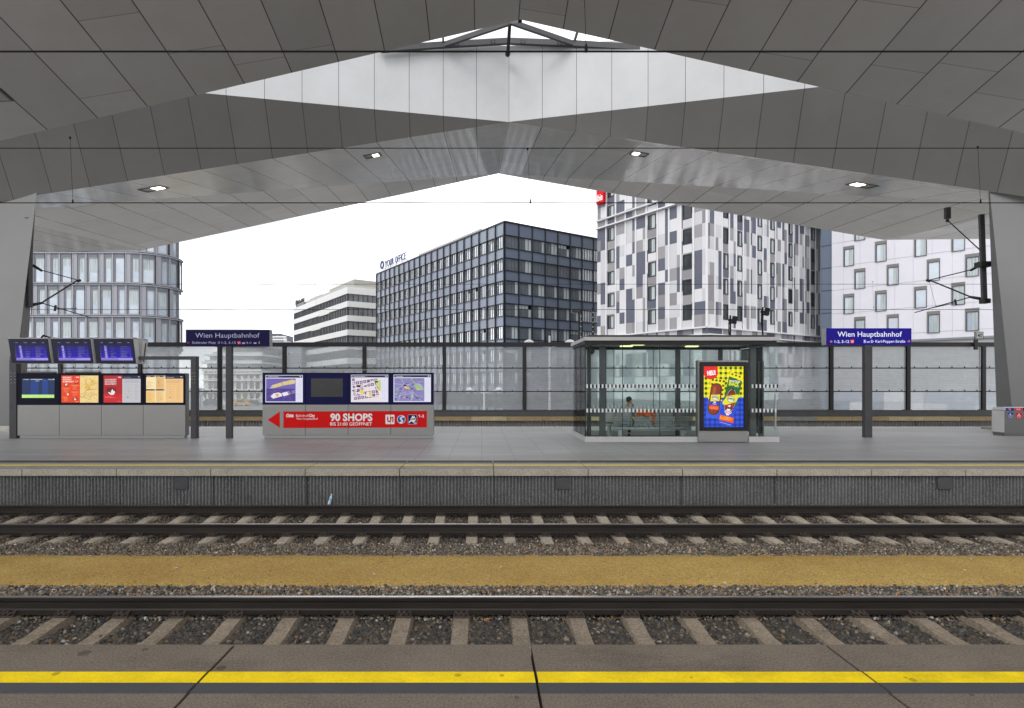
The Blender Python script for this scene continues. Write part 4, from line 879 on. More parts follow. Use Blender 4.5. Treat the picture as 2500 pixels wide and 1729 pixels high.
x = SX0+.1
while x < SX1: b.ball((x, DF+.03, 3.275), .012, 5); x += .7
y = DF+.1
while y < DB_: b.box(SX0+.0, SX0+.05, y, y+.05, 3.266, 3.29); y += .3
b.build('roof_cover', m_steel, t)
b = MB(); b.box(SX0+.05, SX1-.05, DF+.02, DF+.10, 3.03, 3.153); b.box(SX0+.05, SX1-.05, DB_-.14, DB_-.06, 3.03, 3.153); b.box(SX0+.02, SX0+.1, DF+.101, DB_-.141, 3.06, 3.153); b.box(SX1-.1, SX1-.02, DF+.101, DB_-.141, 3.06, 3.153); b.build('roof_frame', m_dark, t)
b = MB(); b.box(SX0+.15, SX1-.15, DF+.2, DB_-.2, 3.12, 3.152); b.build('ceiling', m_grey, t)
b = MB()
for px, D in ((1464, 18.55), (1831.5, 18.55)): b.box(XP(px, D), XP(px, D)+.19, D, D+.08, 0, 3.03)
for px, D in ((1433.5, 20.35), (1650, 20.45), (1755, 20.45)): b.box(XP(px, D), XP(px, D)+.14, D, D+.08, 0, 3.03)
b.build('post', m_shpost, t, bevel=.004)
b = MB(); b.box(XP(1852.5, 19.2), XP(1865, 19.2), 19.2, 19.24, 0, 2.57); b.build('door_leaf', m_shpost, t)
b = MB(); b.tube((XP(1893, 18.4), 18.4, .35), (XP(1893, 18.4), 18.4, 1.5), .03, 8); b.build('door_handle', m_alu, t)
def pane(x0, x1, y0, y1, z0=.172, z1=3.03): b = MB(); b.box(x0, x1, y0, y1, z0, z1); b.build('glass_pane', m_sglass, t)
edges = [SX0, XP(1520.5, DF), XP(1611.7, DF), ax0]
for a, q in zip(edges[:-1], edges[1:]): pane(a+.006, q-.006, DF+.03, DF+.042)
pane(ax0+.006, XP(1766, DF), DF+.03, DF+.042, 2.56); pane(XP(1766, DF)+.012, ax1-.006, DF+.03, DF+.042, 2.56); pane(ax1+.03, SX1, DF+.03, DF+.042)
yy = [DF+.05, DF+.95, DF+1.85, DB_-.02]
for a, q in zip(yy[:-1], yy[1:]): pane(SX0+.03, SX0+.042, a+.005, q-.005)
for a, q in zip(yy[1:-1], yy[2:]): pane(SX1-.05, SX1-.038, a+.005, q-.005)
be = [SX0+.05, SX0+1.5, SX0+2.9, SX0+4.2, SX1-1.2]
for a, q in zip(be[:-1], be[1:]): pane(a+.006, q-.006, DB_-.06, DB_-.048)
b = MB()
for px in (1520.5, 1611.7): b.box(XP(px, DF)-.008, XP(px, DF)+.008, DF+.025, DF+.047, .172, 3.03)
for X in be[1:-1]: b.box(X-.008, X+.008, DB_-.066, DB_-.042, .172, 3.03)
for y in yy[1:-1]: b.box(SX0+.026, SX0+.046, y-.007, y+.007, .172, 3.03)
b.box(SX0+.005, SX0+.03, DF+.01, DF+.03, .172, 3.15, c(150, 152, 150)); b.build('glass_joint', m_dark, t)
b = MB(); x0 = SX0+.05
while x0 < SX1-.06:
    if not (ax0-.06 < x0 < ax1+.03):
        for z, wd in ((ZP(943, DF), .062), (ZP(1002.5, DF), .05)):
            b.box(x0, x0+.052, DF+.026, DF+.0295, z-.058, z+.058, c(238, 240, 240))
            b.box(x0+.058, x0+.098, DF+.0265, DF+.0298, z-.05, z+.05, c(20, 22, 24)) if z > 1.5 else None
    x0 += .1196
x0 = SX0+.1
while x0 < SX1-1.25: b.box(x0, x0+.055, DB_-.064, DB_-.061, ZP(993, DB_)-.06, ZP(993, DB_)+.06, c(220, 224, 224)); x0 += .13
b.build('marking_strip', m_print, t)
for px, py, D in ((1529, 855, 19.9), (1557, 851.5, 19.2), (1689, 857.5, 20.0)):
    b = MB(); X = XP(px, D); b.box(X-.2, X+.2, D-.10, D+.10, 3.09, 3.119); b.build('ceiling_lamp', emit_mat('shelter_lamp', (.92, 1, .42), 1.0), t)
b = MB(); P = W(1444, 858, 18.5); b.lathe([(.0, -.05), (.10, -.04), (.10, .04), (0, .05)], tuple(P), 12, axis='y'); b.box(P.x-.05, P.x+.03, 18.5, 18.6, P.z, 3.03); b.build('loudspeaker', m_dark, t)
f = FC(19.3); b = MB(); X = SX0+.028; b.text('STANDORT', (X, 19.15, 1.62), (0, 0, 1), (0, -1, 0), .75, .09, .01, c(196, 60, 60)); b.build('red_lettering', m_print, t)
# devices on the roof
for i, (px, py, k, lab) in enumerate(((1414, 757, 0, 'thin camera mast above the left end of the shelter roof'), (1447, 752, 2, 'bare thin mast beside the camera mast over the shelter roof'), (1783, 770, 1, 'short floodlight mast over the shelter roof in front of the checkered hotel'), (1862, 750, 1, 'tall floodlight mast above the right end of the shelter roof'))):
    D = 36.5; X = XP(px, D); zt = ZP(py, D); q = thing('equipment_mast', lab, 'mast', (X, D, -3.6))
    b = MB(); b.tube((X, D, -3.6), (X, D, zt), .055, 8); b.build('mast_pole', m_dark, q)
    if k == 1:
        b = MB(); b.beam((X+.25, D-.12, zt-.08), (X+.16, D-.12, zt-.54), .25, .22); b.beam((X-.12, D, zt-.3), (X+.2, D, zt-.3), .12, .12); b.build('floodlight', m_dark, q)
        b = MB(); b.path([(X-.08, D-.06, zt-.2), (X-.13, D-.06, zt-.9), (X-.06, D-.06, zt-1.5)], .02, 6); [b.ball((X-.1, D-.06, zt-z), .05, 6) for z in (.5, .8, 1.1)]; b.build('cable', m_wire, q)
    elif k == 0:
        b = MB(); b.beam((X-.35, D, zt-.1), (X+.05, D, zt+.0), .3, .2); b.ball((X-.35, D, zt+.02), .14, 8); b.build('camera', m_steel, q)
        b = MB(); [b.ball((X+.1, D-.03, zt-.4-.32*j), .045, 6) for j in range(6)]; b.build('insulators', m_alu, q)
    else:
        b = MB(); [b.ball((X, D-.08, zt-.3-.3*j), .045, 6) for j in range(6)]; b.build('insulators', m_alu, q)
# ------------------------------------------------------------------ advertising display
DA = 17.99; t = thing('advertising_display', 'upright lit advertising display showing sausage snacks, set into the shelter front', 'display', (XP(1766, DA), DA, 0))
P4 = lambda x: 1690+x/6.94
A0, A1 = XP(P4(105), DA), XP(P4(940), DA); zt, zs = ZP(860+140/6.94, DA), ZP(860+1330/6.94, DA)
b = MB(); b.box(A0, A1, DA, DA+.22, 0.02, zs-.004); b.build('base_panel', m_cab, t, bevel=.004)
b = MB(); b.box(A0-.005, A0+.03, DA-.01, DA+.22, zs, zt-.05); b.box(A1-.03, A1+.005, DA-.01, DA+.22, zs, zt-.05); b.box(A0-.005, A1+.005, DA-.01, DA+.22, zt-.049, zt); b.build('frame', m_cab, t)
b = MB(); b.box(A0+.031, A1-.031, DA+.002, DA+.2, zs, zt-.05, c(5, 5, 6)); b.build('glass_front', M('black_glass', (.004, .004, .004), .3, 0, .05), t)
f = FC(DA, 1690, 860, 6.94, .0007)
Lf, Rt, Tp, Bt = 186, 868, 243, 1270
f.rect(Lf, Tp, Rt, 765, (250, 236, 20))
f.many([(x, Tp, x+40, 765) for x in range(212, 860, 84)], (206, 206, 14)); f.many([(Lf, y, Rt, y+40) for y in range(250, 760, 86)], (206, 206, 14))
f.many([(x, y, x+40, y+40) for x in range(212, 860, 84) for y in range(250, 720, 86)], (32, 62, 12))
f.rect(Lf, 765, Rt, Bt, (40, 84, 214)); f.many([(x, 765, x+40, Bt) for x in range(196, 868, 84)], (28, 62, 178)); f.many([(Lf, y, Rt, min(y+40, Bt)) for y in range(790, 1270, 84)], (26, 60, 180)); f.many([(x, y, x+40, min(y+40, Bt)) for x in range(196, 868, 84) for y in range(790, 1270, 84)], (18, 44, 146))
# package geometry: local frame (u across, v down) rotated
def pk(cx, cy, ang): a = math.radians(ang); return lambda u, v: (cx+u*math.cos(a)-v*math.sin(a), cy+u*math.sin(a)+v*math.cos(a))
q1 = pk(385, 790, 8); q2 = pk(640, 830, 13.5)
# left packet
f.pg([q1(-118, -350), q1(128, -340), q1(118, 330), q1(-112, 330)], (238, 226, 24)); f.pg([q1(-116, 20), q1(122, 20), q1(118, 330), q1(-112, 330)], (44, 92, 220))
for i in range(4):
    for j in range(5):
        if (i in (0, 3)) or j < 2: f.pg([q1(-100+i*62, -330+j*74), q1(-64+i*62, -330+j*74), q1(-64+i*62, -296+j*74), q1(-100+i*62, -296+j*74)], (34, 70, 14))
def ell(q, u, v, ru, rv, col, n=28): f.pg([q(u+ru*math.cos(2*math.pi*i/n), v+rv*math.sin(2*math.pi*i/n)) for i in range(n)], col)
def sausage(q, u, v, ru, h, col):
    pts = [(u+ru*math.cos(math.pi+math.pi*i/10), v-h+ru*.9*math.sin(math.pi+math.pi*i/10)) for i in range(11)]+[(u+ru*math.cos(math.pi*i/10), v+h+ru*.8*math.sin(math.pi*i/10)) for i in range(11)]; f.pg([q(*p) for p in pts], col)
sausage(q1, -2, 10, 98, 190, (104, 38, 18)); sausage(q1, -16, 8, 74, 190, (134, 54, 28)); sausage(q1, -34, 0, 26, 180, (168, 84, 52))
f.pg([q1(-78, -58), q1(74, -84), q1(76, 30), q1(-76, 58)], (238, 222, 30)); f.pg([q1(-76, 52), q1(76, 26), q1(76, 120), q1(-76, 120)], (38, 64, 176)); f.pg([q1(-76, 118), q1(76, 118), q1(74, 182), q1(-74, 182)], (236, 88, 26))
def badge(q, u, v, r):
    ell(q, u, v, r*1.1, r*.9, (30, 84, 40)); ell(q, u, v, r, r*.78, (236, 236, 206)); f.pg([q(u-r*.92, v-r*.2), q(u-r*.3, v-r*.42), q(u+r*.3, v-r*.42), q(u+r*.92, v-r*.2), q(u+r*.92, v+r*.2), q(u-r*.92, v+r*.2)], (70, 122, 70)); f.pg([q(u-r*.7, v-r*.08), q(u+r*.7, v-r*.08), q(u+r*.7, v+r*.08), q(u-r*.7, v+r*.08)], (226, 230, 200))
badge(q1, 0, -20, 52); f.pg([q1(-22, 48), q1(18, 45), q1(18, 68), q1(-22, 70)], (220, 226, 240)); ell(q1, 0, 88, 34, 11, (236, 226, 232)); ell(q1, 0, 88, 28, 7, (200, 40, 60)); f.txt('KLASSISCH', *([q1(-80, 170)[0], q1(-80, 170)[0]+150]), q1(-80, 145)[1], q1(-80, 172)[1], (250, 150, 60), .02, -8)
# right packet
f.pg([q2(-118, -405), q2(112, -372), q2(120, 420), q2(-118, 420)], (30, 98, 40)); f.pg([q2(-122, 70), q2(118, 70), q2(124, 440), q2(-120, 415)], (40, 70, 200)); f.pg([q2(-118, -490), q2(112, -460), q2(114, -385), q2(-118, -405)], (240, 226, 26))
for i in range(3): f.pg([q2(-88+i*64, -466+i*6), q2(-58+i*64, -466+i*6), q2(-58+i*64, -436+i*6), q2(-88+i*64, -436+i*6)], (34, 66, 14))
f.txt('BERGSTEIGER', 620, 806, 470, 500, (236, 240, 232), .03, -6); f.txt('SNACK', 608, 786, 506, 560, (226, 226, 40), .05, -6); f.txt('mit Käse', 706, 780, 572, 586, (230, 236, 226), .02, -8)
ell(q2, -4, 0, 90, 205, (214, 210, 196)); ell(q2, -4, 0, 86, 200, (104, 40, 22)); f.pg([q2(-26, -215), q2(16, -215), q2(8, -192), q2(-16, -192)], (28, 24, 20))
for k in range(4): sausage(q2, -62+k*39, 0, 17, 130-(20 if k in (0, 3) else 0), ((150, 52, 30), (132, 42, 24), (142, 50, 30), (112, 34, 20))[k]); sausage(q2, -68+k*39, -2, 5, 110-(20 if k in (0, 3) else 0), (196, 96, 66))
f.pg([q2(-128, 40), q2(-80, -66), q2(90, -140), q2(116, -118), q2(96, -10), q2(-60, 78), q2(-118, 82)], (226, 222, 36)); badge(q2, 0, -32, 60)
f.pg([q2(-18, 70), q2(18, 66), q2(16, 98), q2(-20, 100)], (235, 225, 220)); ell(q2, 0, 190, 58, 34, (240, 238, 244)); ell(q2, 0, 190, 50, 22, (206, 40, 56)); ell(q2, 0, 190, 38, 10, (240, 225, 230)); f.pg([q2(-30, 138), q2(30, 134), q2(24, 160), q2(-28, 164)], (230, 232, 244)); f.pg([q2(-28, 222), q2(26, 220), q2(22, 244), q2(-22, 246)], (230, 232, 244))
f.pg([q2(-120, 262), q2(122, 262), q2(124, 352), q2(-120, 352)], (236, 80, 24)); f.txt('KLASSISCH', q2(-112, 318)[0], q2(-112, 318)[0]+196, q2(-112, 285)[1]-6, q2(-112, 330)[1], (246, 170, 40), .04, -10)
f.pg([q2(-100, 380), q2(100, 388), q2(98, 398), q2(-100, 390)], (150, 170, 236))
f.circ(304, 350, 122, (226, 26, 30), 110, 40); f.rect(Lf, Tp, 420, 330, (226, 26, 30)); f.txt('NEU!', 246, 388, 325, 394, (252, 240, 240), .06, 6)
# keep only what lies inside the screen: mask the border again with the black surround
blk = (4, 4, 5); f.many([(122, 175, Lf, 1330), (Rt, 175, 938, 1330), (Lf, 175, Rt, Tp), (Lf, Bt, Rt, 1330)], blk)
f.build('advert_image', attr_mat('advert_screen', .2, .64), t)
# ------------------------------------------------------------------ bench, person, jacket
BY = 19.3; m_bench = M('bench_steel', (.30, .325, .33), .4, .4, var=.15, vs=5); m_beam = M('bench_beam', (.50, .54, .55), .4, .2)
P5 = lambda x: 1380+x/6.788
t = thing('bench', 'grey slatted metal bench of four seats inside the shelter, backs to the tracks', 'bench', (XP(P5(1450), BY), BY, 0))
bx0, bx1 = XP(P5(795), BY), XP(P5(2112), BY)
b = MB(); b.tube((bx0, BY+.16, .33), (bx1, BY+.16, .33), .055, 12); b.build('beam', m_beam, t, True)
for px in (930, 1975):
    X = XP(P5(px), BY); b = MB(); b.tube((X, BY+.16, .0), (X, BY+.16, .28), .075, 12); b.box(X-.13, X+.13, BY+.08, BY+.24, .255, .28); b.build('leg', m_beam, t)
ss = [(800, 1085), (1148, 1430), (1488, 1775), (1832, 2112)]
for a, q in ss:
    x0, x1 = XP(P5(a), BY), XP(P5(q), BY); b = MB()
    for k in range(8): z = .47+k*.052; b.box(x0, x1, BY-.01-.012*k+.03, BY+.012-.012*k+.03, z, z+.036)
    o = b.build('backrest', m_bench, t, bevel=.003)
    b = MB()
    for k in range(7): b.box(x0, x1, BY+.06+k*.062, BY+.105+k*.062, .42, .435)
    b.build('seat', m_bench, t)
    b = MB()
    for x in (x0+.03, x1-.05): b.box(x, x+.02, BY+.05, BY+.12, .36, .50); b.box(x, x+.02, BY+.121, BY+.48, .385, .415)
    b.build('bracket', m_bench, t)
b = MB()
for px in (1105, 1450, 1795): X = XP(P5(px), BY); b.path([(X, BY+.08, .40), (X+.01, BY+.02, .56), (X, BY+.10, .63), (X, BY+.38, .63)], .02, 8)
b.build('armrest', m_beam, t)
# second bench at the left end, side on
t = thing('bench', 'pale metal bench seen from its end at the left wall inside the shelter', 'bench', (4.2, 19.9, 0))
x0, x1 = XP(P5(600), 20.2), XP(P5(800), 20.2); b = MB()
for k in range(6): z = .50+k*.062; b.box(x0, x1, 20.15-.014*k, 20.175-.014*k, z, z+.05)
b.build('backrest', m_alu, t); b = MB()
for k in range(6): b.box(x0, x1, 19.68+k*.07, 19.73+k*.07, .42, .44)
b.build('seat', m_alu, t); b = MB(); b.tube(((x0+x1)/2, 19.95, 0), ((x0+x1)/2, 19.95, .41), .07, 10); b.build('leg', m_beam, t)
def skin(name, pts, edges, mat, parent, sub=2, root=0):
    off = ORIG[parent]; me = bpy.data.meshes.new(name); me.from_pydata([Vector(p[:3])-off for p in pts], edges, []); me.update()
    o = bpy.data.objects.new(name, me); COL.objects.link(o); o.parent = parent; me.materials.append(mat)
    m = o.modifiers.new('skin', 'SKIN'); m.use_smooth_shade = True
    for i, p in enumerate(pts): me.skin_vertices[0].data[i].radius = (p[3], p[4] if len(p) > 4 else p[3]); me.skin_vertices[0].data[i].use_root = (i == root)
    s = o.modifiers.new('sub', 'SUBSURF'); s.levels = sub; s.render_levels = sub; return o
hx = XP(1535, 19.66); PY = 19.58
t = thing('person', 'person in green cap and grey striped jacket sitting on the bench, hand at face', 'person', (hx, PY, 0))
m_skin = M('skin', (.40, .23, .16), .55, var=.08, vs=20); m_jack = M('jacket_cloth', (.42, .43, .43), .85, var=.15, vs=14); m_tr = M('trouser_cloth', (.05, .055, .07), .85, var=.2, vs=14); m_cap = M('cap_cloth', (.025, .07, .04), .8, var=.2, vs=20); m_shoe = M('shoe', (.02, .02, .02), .6)
px_ = hx-.06
# body: pelvis, spine, neck, head (turned right), arms with hands, legs with feet
Pts = [(px_, PY+.02, .53, .13, .10), (px_, PY+.04, .72, .13, .09), (px_+.01, PY+.10, .92, .15, .09), (px_+.02, PY+.13, 1.03, .10, .075), (px_+.04, PY+.13, 1.11, .05), (px_+.07, PY+.12, 1.19, .07, .068), (px_+.08, PY+.12, 1.27, .085, .078), (px_+.07, PY+.12, 1.33, .06, .058),
       (px_-.18, PY+.12, 1.0, .055), (px_-.25, PY+.22, .76, .042), (px_-.10, PY+.42, .66, .033), (px_-.03, PY+.48, .655, .022),
       (px_+.21, PY+.14, 1.0, .055), (px_+.30, PY+.34, .84, .042), (px_+.22, PY+.19, 1.08, .032), (px_+.19, PY+.145, 1.15, .026),
       (px_-.10, PY+.06, .52, .085), (px_-.13, PY+.47, .50, .062), (px_-.13, PY+.46, .10, .040), (px_-.13, PY+.60, .05, .035),
       (px_+.10, PY+.06, .52, .085), (px_+.15, PY+.47, .50, .062), (px_+.17, PY+.42, .10, .040), (px_+.19, PY+.56, .05, .035),
       (px_+.165, PY+.11, 1.245, .016), (px_+.145, PY+.115, 1.20, .02)]
Ed = [(0, 1), (1, 2), (2, 3), (3, 4), (4, 5), (5, 6), (6, 7), (3, 8), (8, 9), (9, 10), (10, 11), (3, 12), (12, 13), (13, 14), (14, 15), (0, 16), (16, 17), (17, 18), (18, 19), (0, 20), (20, 21), (21, 22), (22, 23), (6, 24), (5, 25)]
h0 = len(Pts)
for k in range(4):      # fingers of the right hand along the cheek, thumb under the chin
    a = (px_+.185+.004*k, PY+.115+.02*k, 1.175); Pts += [(*a, .010), (a[0]-.012, a[1]-.004, a[2]+.035-.003*abs(k-1), .0085), (a[0]-.03, a[1]-.006, a[2]+.058-.004*abs(k-1), .0075)]; i = len(Pts); Ed += [(15, i-3), (i-3, i-2), (i-2, i-1)]
Pts += [(px_+.17, PY+.10, 1.16, .011), (px_+.14, PY+.10, 1.165, .009)]; i = len(Pts); Ed += [(15, i-2), (i-2, i-1)]
for k in range(4):      # left hand resting on the lap
    a = (px_-.01+.01*k, PY+.485+.018*k-.02, .65-.004*k); Pts += [(*a, .010), (a[0]+.03, a[1]+.012, a[2]-.008, .0085), (a[0]+.05, a[1]+.014, a[2]-.022, .0075)]; i = len(Pts); Ed += [(11, i-3), (i-3, i-2), (i-2, i-1)]
Pts += [(px_-.015, PY+.455, .665, .011), (px_+.01, PY+.44, .66, .009)]; i = len(Pts); Ed += [(11, i-2), (i-2, i-1)]
skin('body', Pts, Ed, m_skin, t, 2)
J = [(px_, PY+.02, .56, .155, .12), (px_, PY+.04, .72, .155, .115), (px_+.01, PY+.10, .92, .175, .115), (px_+.02, PY+.13, 1.045, .11, .085), (px_+.03, PY+.13, 1.09, .065),
     (px_-.18, PY+.12, 1.005, .075), (px_-.25, PY+.22, .76, .06), (px_-.12, PY+.40, .665, .048), (px_+.21, PY+.14, 1.005, .075), (px_+.30, PY+.34, .84, .06), (px_+.235, PY+.22, 1.04, .045)]
skin('jacket', J, [(0, 1), (1, 2), (2, 3), (3, 4), (3, 5), (5, 6), (6, 7), (3, 8), (8, 9), (9, 10)], m_jack, t, 2)
b = MB()
for x in (-.12, .10): b.path([(px_+x, PY+.035, .72), (px_+x*1.05, PY-.005, .9), (px_+x*.9, PY+.04, 1.05)], .012, 6)
b.build('stripe', M('pale_stripe', (.7, .72, .72), .6), t)
T_ = [(px_, PY+.03, .52, .15, .11), (px_-.10, PY+.08, .52, .10), (px_-.13, PY+.47, .505, .078), (px_-.13, PY+.46, .14, .058), (px_+.10, PY+.08, .52, .10), (px_+.15, PY+.47, .505, .078), (px_+.17, PY+.42, .14, .058)]
skin('trousers', T_, [(0, 1), (1, 2), (2, 3), (0, 4), (4, 5), (5, 6)], m_tr, t, 2)
for x, y in ((-.13, .46), (.17, .42)): b = MB(); b.ball((px_+x, PY+y+.06, .05), .055, 12, sc=(.85, 2.2, .9)); b.build('shoe', m_shoe, t, True)
b = MB(); C0 = Vector((px_+.075, PY+.12, 1.31)); b.ball(C0, .098, 16, sc=(1.02, .92, .85)); b.build('cap', m_cap, t, True)
b = MB(); b.hexa([C0+Vector((.05, -.07, -.03)), C0+Vector((.17, -.05, -.045)), C0+Vector((.17, .05, -.045)), C0+Vector((.05, .07, -.03)), C0+Vector((.05, -.07, -.015)), C0+Vector((.17, -.05, -.035)), C0+Vector((.17, .05, -.035)), C0+Vector((.05, .07, -.015))]); b.build('cap_peak', m_cap, t)
b = MB(); b.ball((px_+.055, PY+.12, 1.255), .088, 12, sc=(.85, .98, .7)); b.build('hair', M('hair', (.03, .02, .015), .7), t, True)
b = MB()
for y in (-.032, .032): b.ball((px_+.158, PY+.12+y, 1.272), .010, 8)
b.build('eyes', M('eye', (.02, .02, .02), .2), t, True)
b = MB(); b.box(px_+.150, px_+.160, PY+.095, PY+.145, 1.206, 1.213); b.build('mouth', M('lips', (.3, .12, .1), .5), t)
# orange jacket draped over the second backrest
m_or = M('orange_cloth', (.95, .14, .01), .75, var=.15, vs=12, bmp=.5, bs=25, bd=.02)
t = thing('orange_jacket', 'bright orange jacket draped over the second backrest of the bench', 'jacket', (XP(P5(1275), BY), BY, .85))
rr = random.Random(8); b = MB(); nx, ny = 22, 12; top = .90
for j in range(ny+1):
    for i in range(nx+1):
        u = i/nx; v = j/ny; X = XP(P5(1180+u*195), BY); s = (v-.5)*.7
        hgt = top+.075*math.sin(math.pi*min(1, u*1.15))-.03*u+.012*math.sin(u*17+j)
        dr = max(0, abs(s)-.08)
        y = BY-.03+(math.copysign(min(abs(s), .10+.02*math.sin(u*14)), s)); z = hgt-dr*(.55 if s < 0 else .9)+rr.uniform(-.006, .006)
        b.v.append((X, y, z))
for j in range(ny):
    for i in range(nx): a = j*(nx+1)+i; b.f.append((a, a+1, a+nx+2, a+nx+1)); b.c.append((1, .3, 0)); b.m.append(0)
o = b.build('jacket_body', m_or, t, True); sm = o.modifiers.new('thick', 'SOLIDIFY'); sm.thickness = .02
b = MB(); X = XP(P5(1460), BY-.05); b.path([(XP(P5(1375), BY), BY-.04, .90), (XP(P5(1425), BY), BY-.07, .86), (X, BY-.08, .80), (X-.01, BY-.07, .74), (X+.02, BY-.08, .68), (X-.02, BY-.07, .62), (X+.03, BY-.06, .53)], .03, 8); b.ball((X, BY-.08, .80), .05, 10); b.build('sleeve', m_or, t, True)
# ------------------------------------------------------------------ buildings beyond the railway
GZ = -3.6; TH = math.atan2(.5437, .8392)
m_fac = M('facade_panel', (.5, .5, .5), .55, var=.05, vs=.3, attr=True)
m_frame = M('window_frame', (.03, .032, .036), .4, .3)
m_curt = M('curtain', (.50, .56, .54), .9, var=.25, vs=3, streak=(9, 9, .2))
m_cont = M('office_interior', (.12, .13, .14), .7, var=.5, vs=.8)
def window(w, h, fr=.06, mull=(), curtain=0, dep=.08, parent=None, name='window', glass=None, blind=0, frame=None):
    """window facing -y, lower left corner at the origin of its own object"""
    o = None; b = MB(); d0 = -.02
    b.box(0, fr, d0, dep, 0, h); b.box(w-fr, w, d0, dep, 0, h); b.box(fr, w-fr, d0, dep, 0, fr); b.box(fr, w-fr, d0, dep, h-fr, h)
    for x in mull: b.box(x-.03, x+.03, d0+.005, dep, fr, h-fr)
    mi = len(b.f); b.mi = 1; b.poly([(fr, dep-.03, fr), (w-fr, dep-.03, fr), (w-fr, dep-.03, h-fr), (fr, dep-.03, h-fr)])
    if curtain: b.mi = 2; b.poly([(w*(1-curtain), dep-.034, fr), (w-fr, dep-.034, fr), (w-fr, dep-.034, h-fr), (w*(1-curtain), dep-.034, h-fr)])
    if blind: b.mi = 2; b.poly([(fr, dep-.034, h*(1-blind)), (w-fr, dep-.034, h*(1-blind)), (w-fr, dep-.034, h-fr), (fr, dep-.034, h-fr)])
    o = b.build(name, [frame or m_frame, glass or m_win, m_curtw], parent, world=False); return o
def curtw():
    m, t, p = newmat('curtain_behind_glass'); setp(p, .06, 0, .5)
    f = noise(t, 2.2, 3, .6, stretch=(5, 5, .15)); t.links.new(ramp(t, f, .3, .7, (.22, .26, .27), (.50, .55, .57)), p.inputs['Base Color']); return m
m_curtw = curtw()
def put(proto, x, y, z, face, first):
    o = proto if first else proto.copy()
    if not first: COL.objects.link(o); o.parent = proto.parent
    o.location = (x, y, z); o.rotation_euler = (0, 0, 0 if face == 'r' else -math.pi/2); return o
# --- checkered hotel: corner at local origin, right face along +x, left face along +y
hc = W(1726, 942, 69); hotel = thing('hotel', 'tall hotel clad in white, grey and slate checkered panels', 'hotel', (hc.x, hc.y, GZ), None, TH)
LR, LL, HT = 27.2, 18.3, 42+3.6
rr = random.Random(21); SH = 3.1
PALH = [(186, 186, 190), (202, 202, 205), (140, 138, 140), (128, 126, 129), (84, 87, 102), (80, 84, 98)]
def pcol(): return rr.choice((0, 1, 0, 1, 1, 2, 3, 2, 4, 5, 4))
z0f = 8.75+3.6
wz = [z0f+1.05+SH*k for k in range(-0, 10)]
winR = [3.6, 6.6, 9.9, 13.6, 18.2, 22.9]; winL = [3.3, 8.7, 14.6]
fb = MB(); fb.box(.02, LR, .02, LL, 0, HT-.3, c(150))
wpos = {}
def facade(face, L, wins, ww):
    out = -.0
    def quad(s0, s1, a, b_, colr, dep=.0):
        if face == 'r': fb.box(s0, s1, -.03-dep, .019, a, b_, colr)
        else: fb.box(-.03-dep, .019, s0, s1, a, b_, colr)
    s = 0.0; bay = 1.42 if face == 'r' else 1.8
    n = round(L/bay); bay = L/n
    for i in range(n):
        a = i*bay; win = next((x for x in wins if a <= x+.3 < a+bay), None)
        if win is not None: wpos.setdefault(face, []).append(a+(bay-ww)/2); win = a+(bay-ww)/2
        split = a+bay*rr.choice((.35, .5, .62)); segs = [(a, split), (split, a+bay)]
        if win is not None: segs = [(a, win-.02), (win-.02, win+ww+.02), (win+ww+.02, a+bay)]
        for k, (u, v) in enumerate(segs):
            if v-u < .08: continue
            z = 3.0+3.6 if True else 0
            lastc = -1; zz = z; iswin = win is not None and k == 1
            while zz < HT:
                if iswin and zz >= z0f-.01:
                    fl = int((zz-z0f)/SH+1e-4)*SH+z0f; quad(u, v, fl, fl+1.03, c(*PALH[pcol()])); zz = fl+SH; quad(u, v, fl+2.93, fl+SH, c(*PALH[2])); continue
                h = rr.choice((1.55, 1.55, 1.55, 1.55, 3.1)) if not iswin else 1.55
                if zz < z0f-1e-6 and zz+h > z0f-.3: h = z0f-zz
                ci = pcol(); ci = pcol() if ci == lastc else ci; lastc = ci; quad(u+.004, v-.004, zz+.006, min(HT, zz+h), c(*PALH[ci]), .002*(ci % 3)); zz += h
        if win is None or True: quad(a-.11, a+.11, z0f+.02, HT, c(208, 208, 211), .05 if face == 'r' else .10)
    for z, t_ in ((z0f-.12, .16), (z0f-.95, .13), (24.3+3.6, .16), (25.4+3.6, .14)): quad(-.35 if face == 'x' else 0, L, z, z+t_, c(210, 210, 212), .45)
    x = 0
    while x < L-1.6:
        wd = rr.uniform(1.5, 2.2); zz = -.2+3.6
        for k in range(3): quad(x, min(L, x+wd*.98), 3.6-.1+k*1.0, 3.6-.1+k*1.0+.98, c(*rr.choice(((214, 214, 216), (176, 176, 178), (136, 140, 150), (206, 208, 212)))), .01)
        x += wd
    quad(0, L, 0, 3.45, c(96, 98, 102))
facade('r', LR, winR, .95); facade('l', LL, winL, 1.3)
fb.build('facade', m_fac, hotel, world=False)
protos = {}
for face, wins, ww in (('r', wpos['r'], .95), ('l', wpos['l'], 1.3)):
    for j, x in enumerate(wins):
        for i, z in enumerate(wz):
            if face == 'r' and i > 7: continue
            k = (ww, rr.choice((0, .45, .6) if face == 'r' else ((.0, .55, .5)[j % 3],)))
            first = k not in protos
            if first: protos[k] = window(ww, 1.88, .10, (), k[1], .1, hotel, glass=m_wind)
            if face == 'r': put(protos[k], x, -.06, z, 'r', first)
            else: put(protos[k], -.06, x+ww, z, 'l', first)
q = hotel.matrix_basis
t = thing('hotel_sign', 'red sign with white letters at the top left corner of the checkered hotel', 'sign', (hc.x, hc.y, GZ), None, TH)
b = MB(); b.box(-.75, -.3, LL-1.95, LL-.55, 31.3, 34.2, c(206, 24, 36)); b.build('sign_box', m_print, t, world=False)
